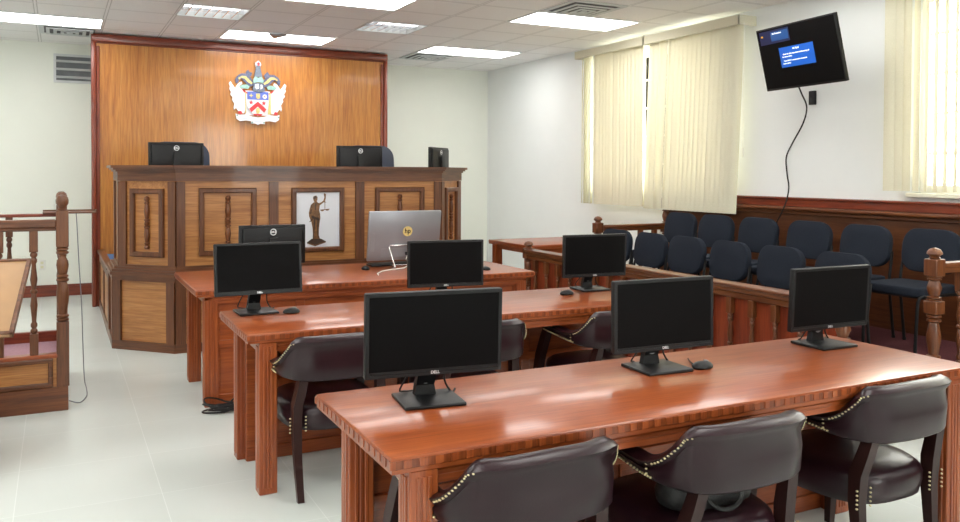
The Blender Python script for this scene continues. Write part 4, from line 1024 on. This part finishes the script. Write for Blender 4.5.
# ------------------------------------------------------------------ blinds
def vane_mesh(h):
    m = MB()
    n = 8; w = .089
    for i in range(n):
        u0, u1 = -w / 2 + w * i / n, -w / 2 + w * (i + 1) / n
        f = lambda u: .006 * (1 - (2 * u / w) ** 2)
        a = [m.bm.verts.new(p) for p in ((u0, f(u0), 0), (u1, f(u1), 0), (u1, f(u1), -h), (u0, f(u0), -h))]
        m.bm.faces.new(a)
    return m
def blind(label, y_hi, y_lo, ztop, zbot, angles, lean=0., bx_=5.69, hw=0.06, wand=None, step=None):
    t = thing('vertical_blind', label, 'blind', (bx_, (y_hi + y_lo) / 2, ztop), 0, 'cream vertical blinds')
    L = y_hi - y_lo
    m = MB(); m.box(-.075, -.063, -L / 2, L / 2, -.012, .078, .002); m.box(-.075, .145, -L / 2, -L / 2 + .01, -.012, .078); m.box(-.075, .145, L / 2 - .01, L / 2, -.012, .078); m.build('valance', 'blind_fabric', t)
    m = MB(); m.box(-.025, .025, -L / 2 + .02, L / 2 - .02, .0, .04, .003); m.build('headrail', 'white_plastic', t)
    n = len(angles); me = None
    for k, a in enumerate(angles):
        y = L / 2 - hw - (L - 2 * hw) * k / (n - 1)
        if me is None: o = vane_mesh(ztop - zbot).build('vane', 'blind_fabric', t, smooth=True); me = o.data
        else: o = bpy.data.objects.new('vane', me); COL.objects.link(o); o.parent = t
        o.location = (rnd.uniform(-.004, .004), y, 0)
        o.rotation_euler = (lean + rnd.uniform(-.004, .004), 0, 0)
        o.rotation_euler = (Matrix.Rotation(-lean, 3, 'X') @ Matrix.Rotation(R(90 + a), 3, 'Z')).to_euler()
    if wand is not None:
        m = MB(); m.tube([(-.04, wand, 0), (-.042, wand, -1.15)], .003, 6); m.lathe([(.004, -1.24), (.009, -1.235), (.009, -1.16), (.004, -1.15)], (-.042, wand, 0), 8); m.build('pull_chain', 'white_plastic', t, smooth=True)
    return t
A1 = [-40, -62, -50, -58, -20] + [rnd.uniform(4, 22) for _ in range(13)] + [-56]
blind('cream vertical blind on the far part of the window, hanging straight', 8.56, 7.235, 2.905, 1.15, A1, 0, wand=-.66)
A2 = [8, 10, -24, 10, -28] + [rnd.uniform(4, 22) for _ in range(15)]
blind('cream vertical blind nearest the television, its vanes hanging askew', 7.225, 5.82, 2.905, 1.13, A2, -.05, wand=-.735)
A3 = [5, -8, -18, -28] + [-40 + rnd.uniform(-5, 5) for _ in range(29)]
blind('cream vertical blind at the right edge with open vanes over a bright window', 4.36, 1.80, 2.905, 1.385, A3, 0)

# ------------------------------------------------------------------ judges' chairs
def judge_chair(label, loc):
    t = thing('office_chair', label, 'chair', loc, 0, 'office chairs behind the bench')
    m = MB(); pad(m, .58, .72, .14, .11, Matrix.Translation((0, .26, .865)) @ Matrix.Rotation(R(83), 4, 'X'), curve=-.25); m.build('backrest', 'navy_leather', t, smooth=True, angle=60)
    m = MB(); pad(m, .52, .50, .10, .11, Matrix.Translation((0, -.02, .47))); m.build('seat', 'navy_leather', t, smooth=True, angle=60)
    for s in (-1, 1):
        m = MB(); m.tube(catmull([(s * .25, .12, .44), (s * .31, .12, .50), (s * .31, .10, .66), (s * .31, -.12, .67)], 4), .018, 8); m.build('armrest', 'black_plastic', t, smooth=True)
    m = MB(); m.lathe([(.03, .08), (.03, .25), (.022, .25), (.022, .42), (.09, .42), (.09, .435)], (0, 0, 0), 14); m.build('column', 'black_metal', t, smooth=True)
    for k in range(5):
        a = 2 * PI * k / 5 + .3; m = MB(); m.bar([(0, 0, .10), (.28 * math.cos(a), .28 * math.sin(a), .075)], [(.05, .035), (.03, .025)], axis=(-math.sin(a), math.cos(a), 0)); m.lathe([(.006, 0), (.026, .008), (.03, .03), (.026, .052), (.006, .062)], (.28 * math.cos(a), .28 * math.sin(a), 0), 10); m.build('leg', 'black_metal', t, smooth=True)
    return t
plain('navy_leather', hexc(44, 54, 78), .4, noise=.15)
jch = judge_chair('dark navy office chair behind the left bench monitor', (1.10, 8.62, .585))
dup(jch, (3.11, 8.62, .585), R(0), 'dark navy office chair behind the middle bench monitor')

# ------------------------------------------------------------------ camera, sky, colour
f, cy, yaw, pitch, roll, h = 834.2139, 188.7567, .46851, .01889, .00413, 1.5085
syw, cyw = math.sin(yaw), math.cos(yaw)
fwd = Vector((syw * math.cos(pitch), cyw * math.cos(pitch), -math.sin(pitch)))
rgt = Vector((cyw, -syw, 0)); upv = rgt.cross(fwd)
r2 = rgt * math.cos(roll) + upv * math.sin(roll); u2 = -rgt * math.sin(roll) + upv * math.cos(roll)
cam = bpy.data.cameras.new('camera'); co = bpy.data.objects.new('camera', cam); COL.objects.link(co)
Mx = Matrix((r2, u2, -fwd)).transposed().to_4x4(); Mx.translation = (0, 0, h); co.matrix_world = Mx
cam.sensor_width = 36; cam.sensor_fit = 'HORIZONTAL'; cam.lens = f / 960 * 36; cam.shift_y = -(261 - cy) / 960; cam.clip_start = .05
scn.camera = co
w = bpy.data.worlds.new('sky'); scn.world = w; w.use_nodes = True
bg_ = w.node_tree.nodes['Background']; bg_.inputs['Color'].default_value = (1, .97, .93, 1); bg_.inputs['Strength'].default_value = 11.0
scn.view_settings.view_transform = 'Standard'; scn.view_settings.look = 'None'; scn.view_settings.exposure = .66; scn.view_settings.gamma = 1
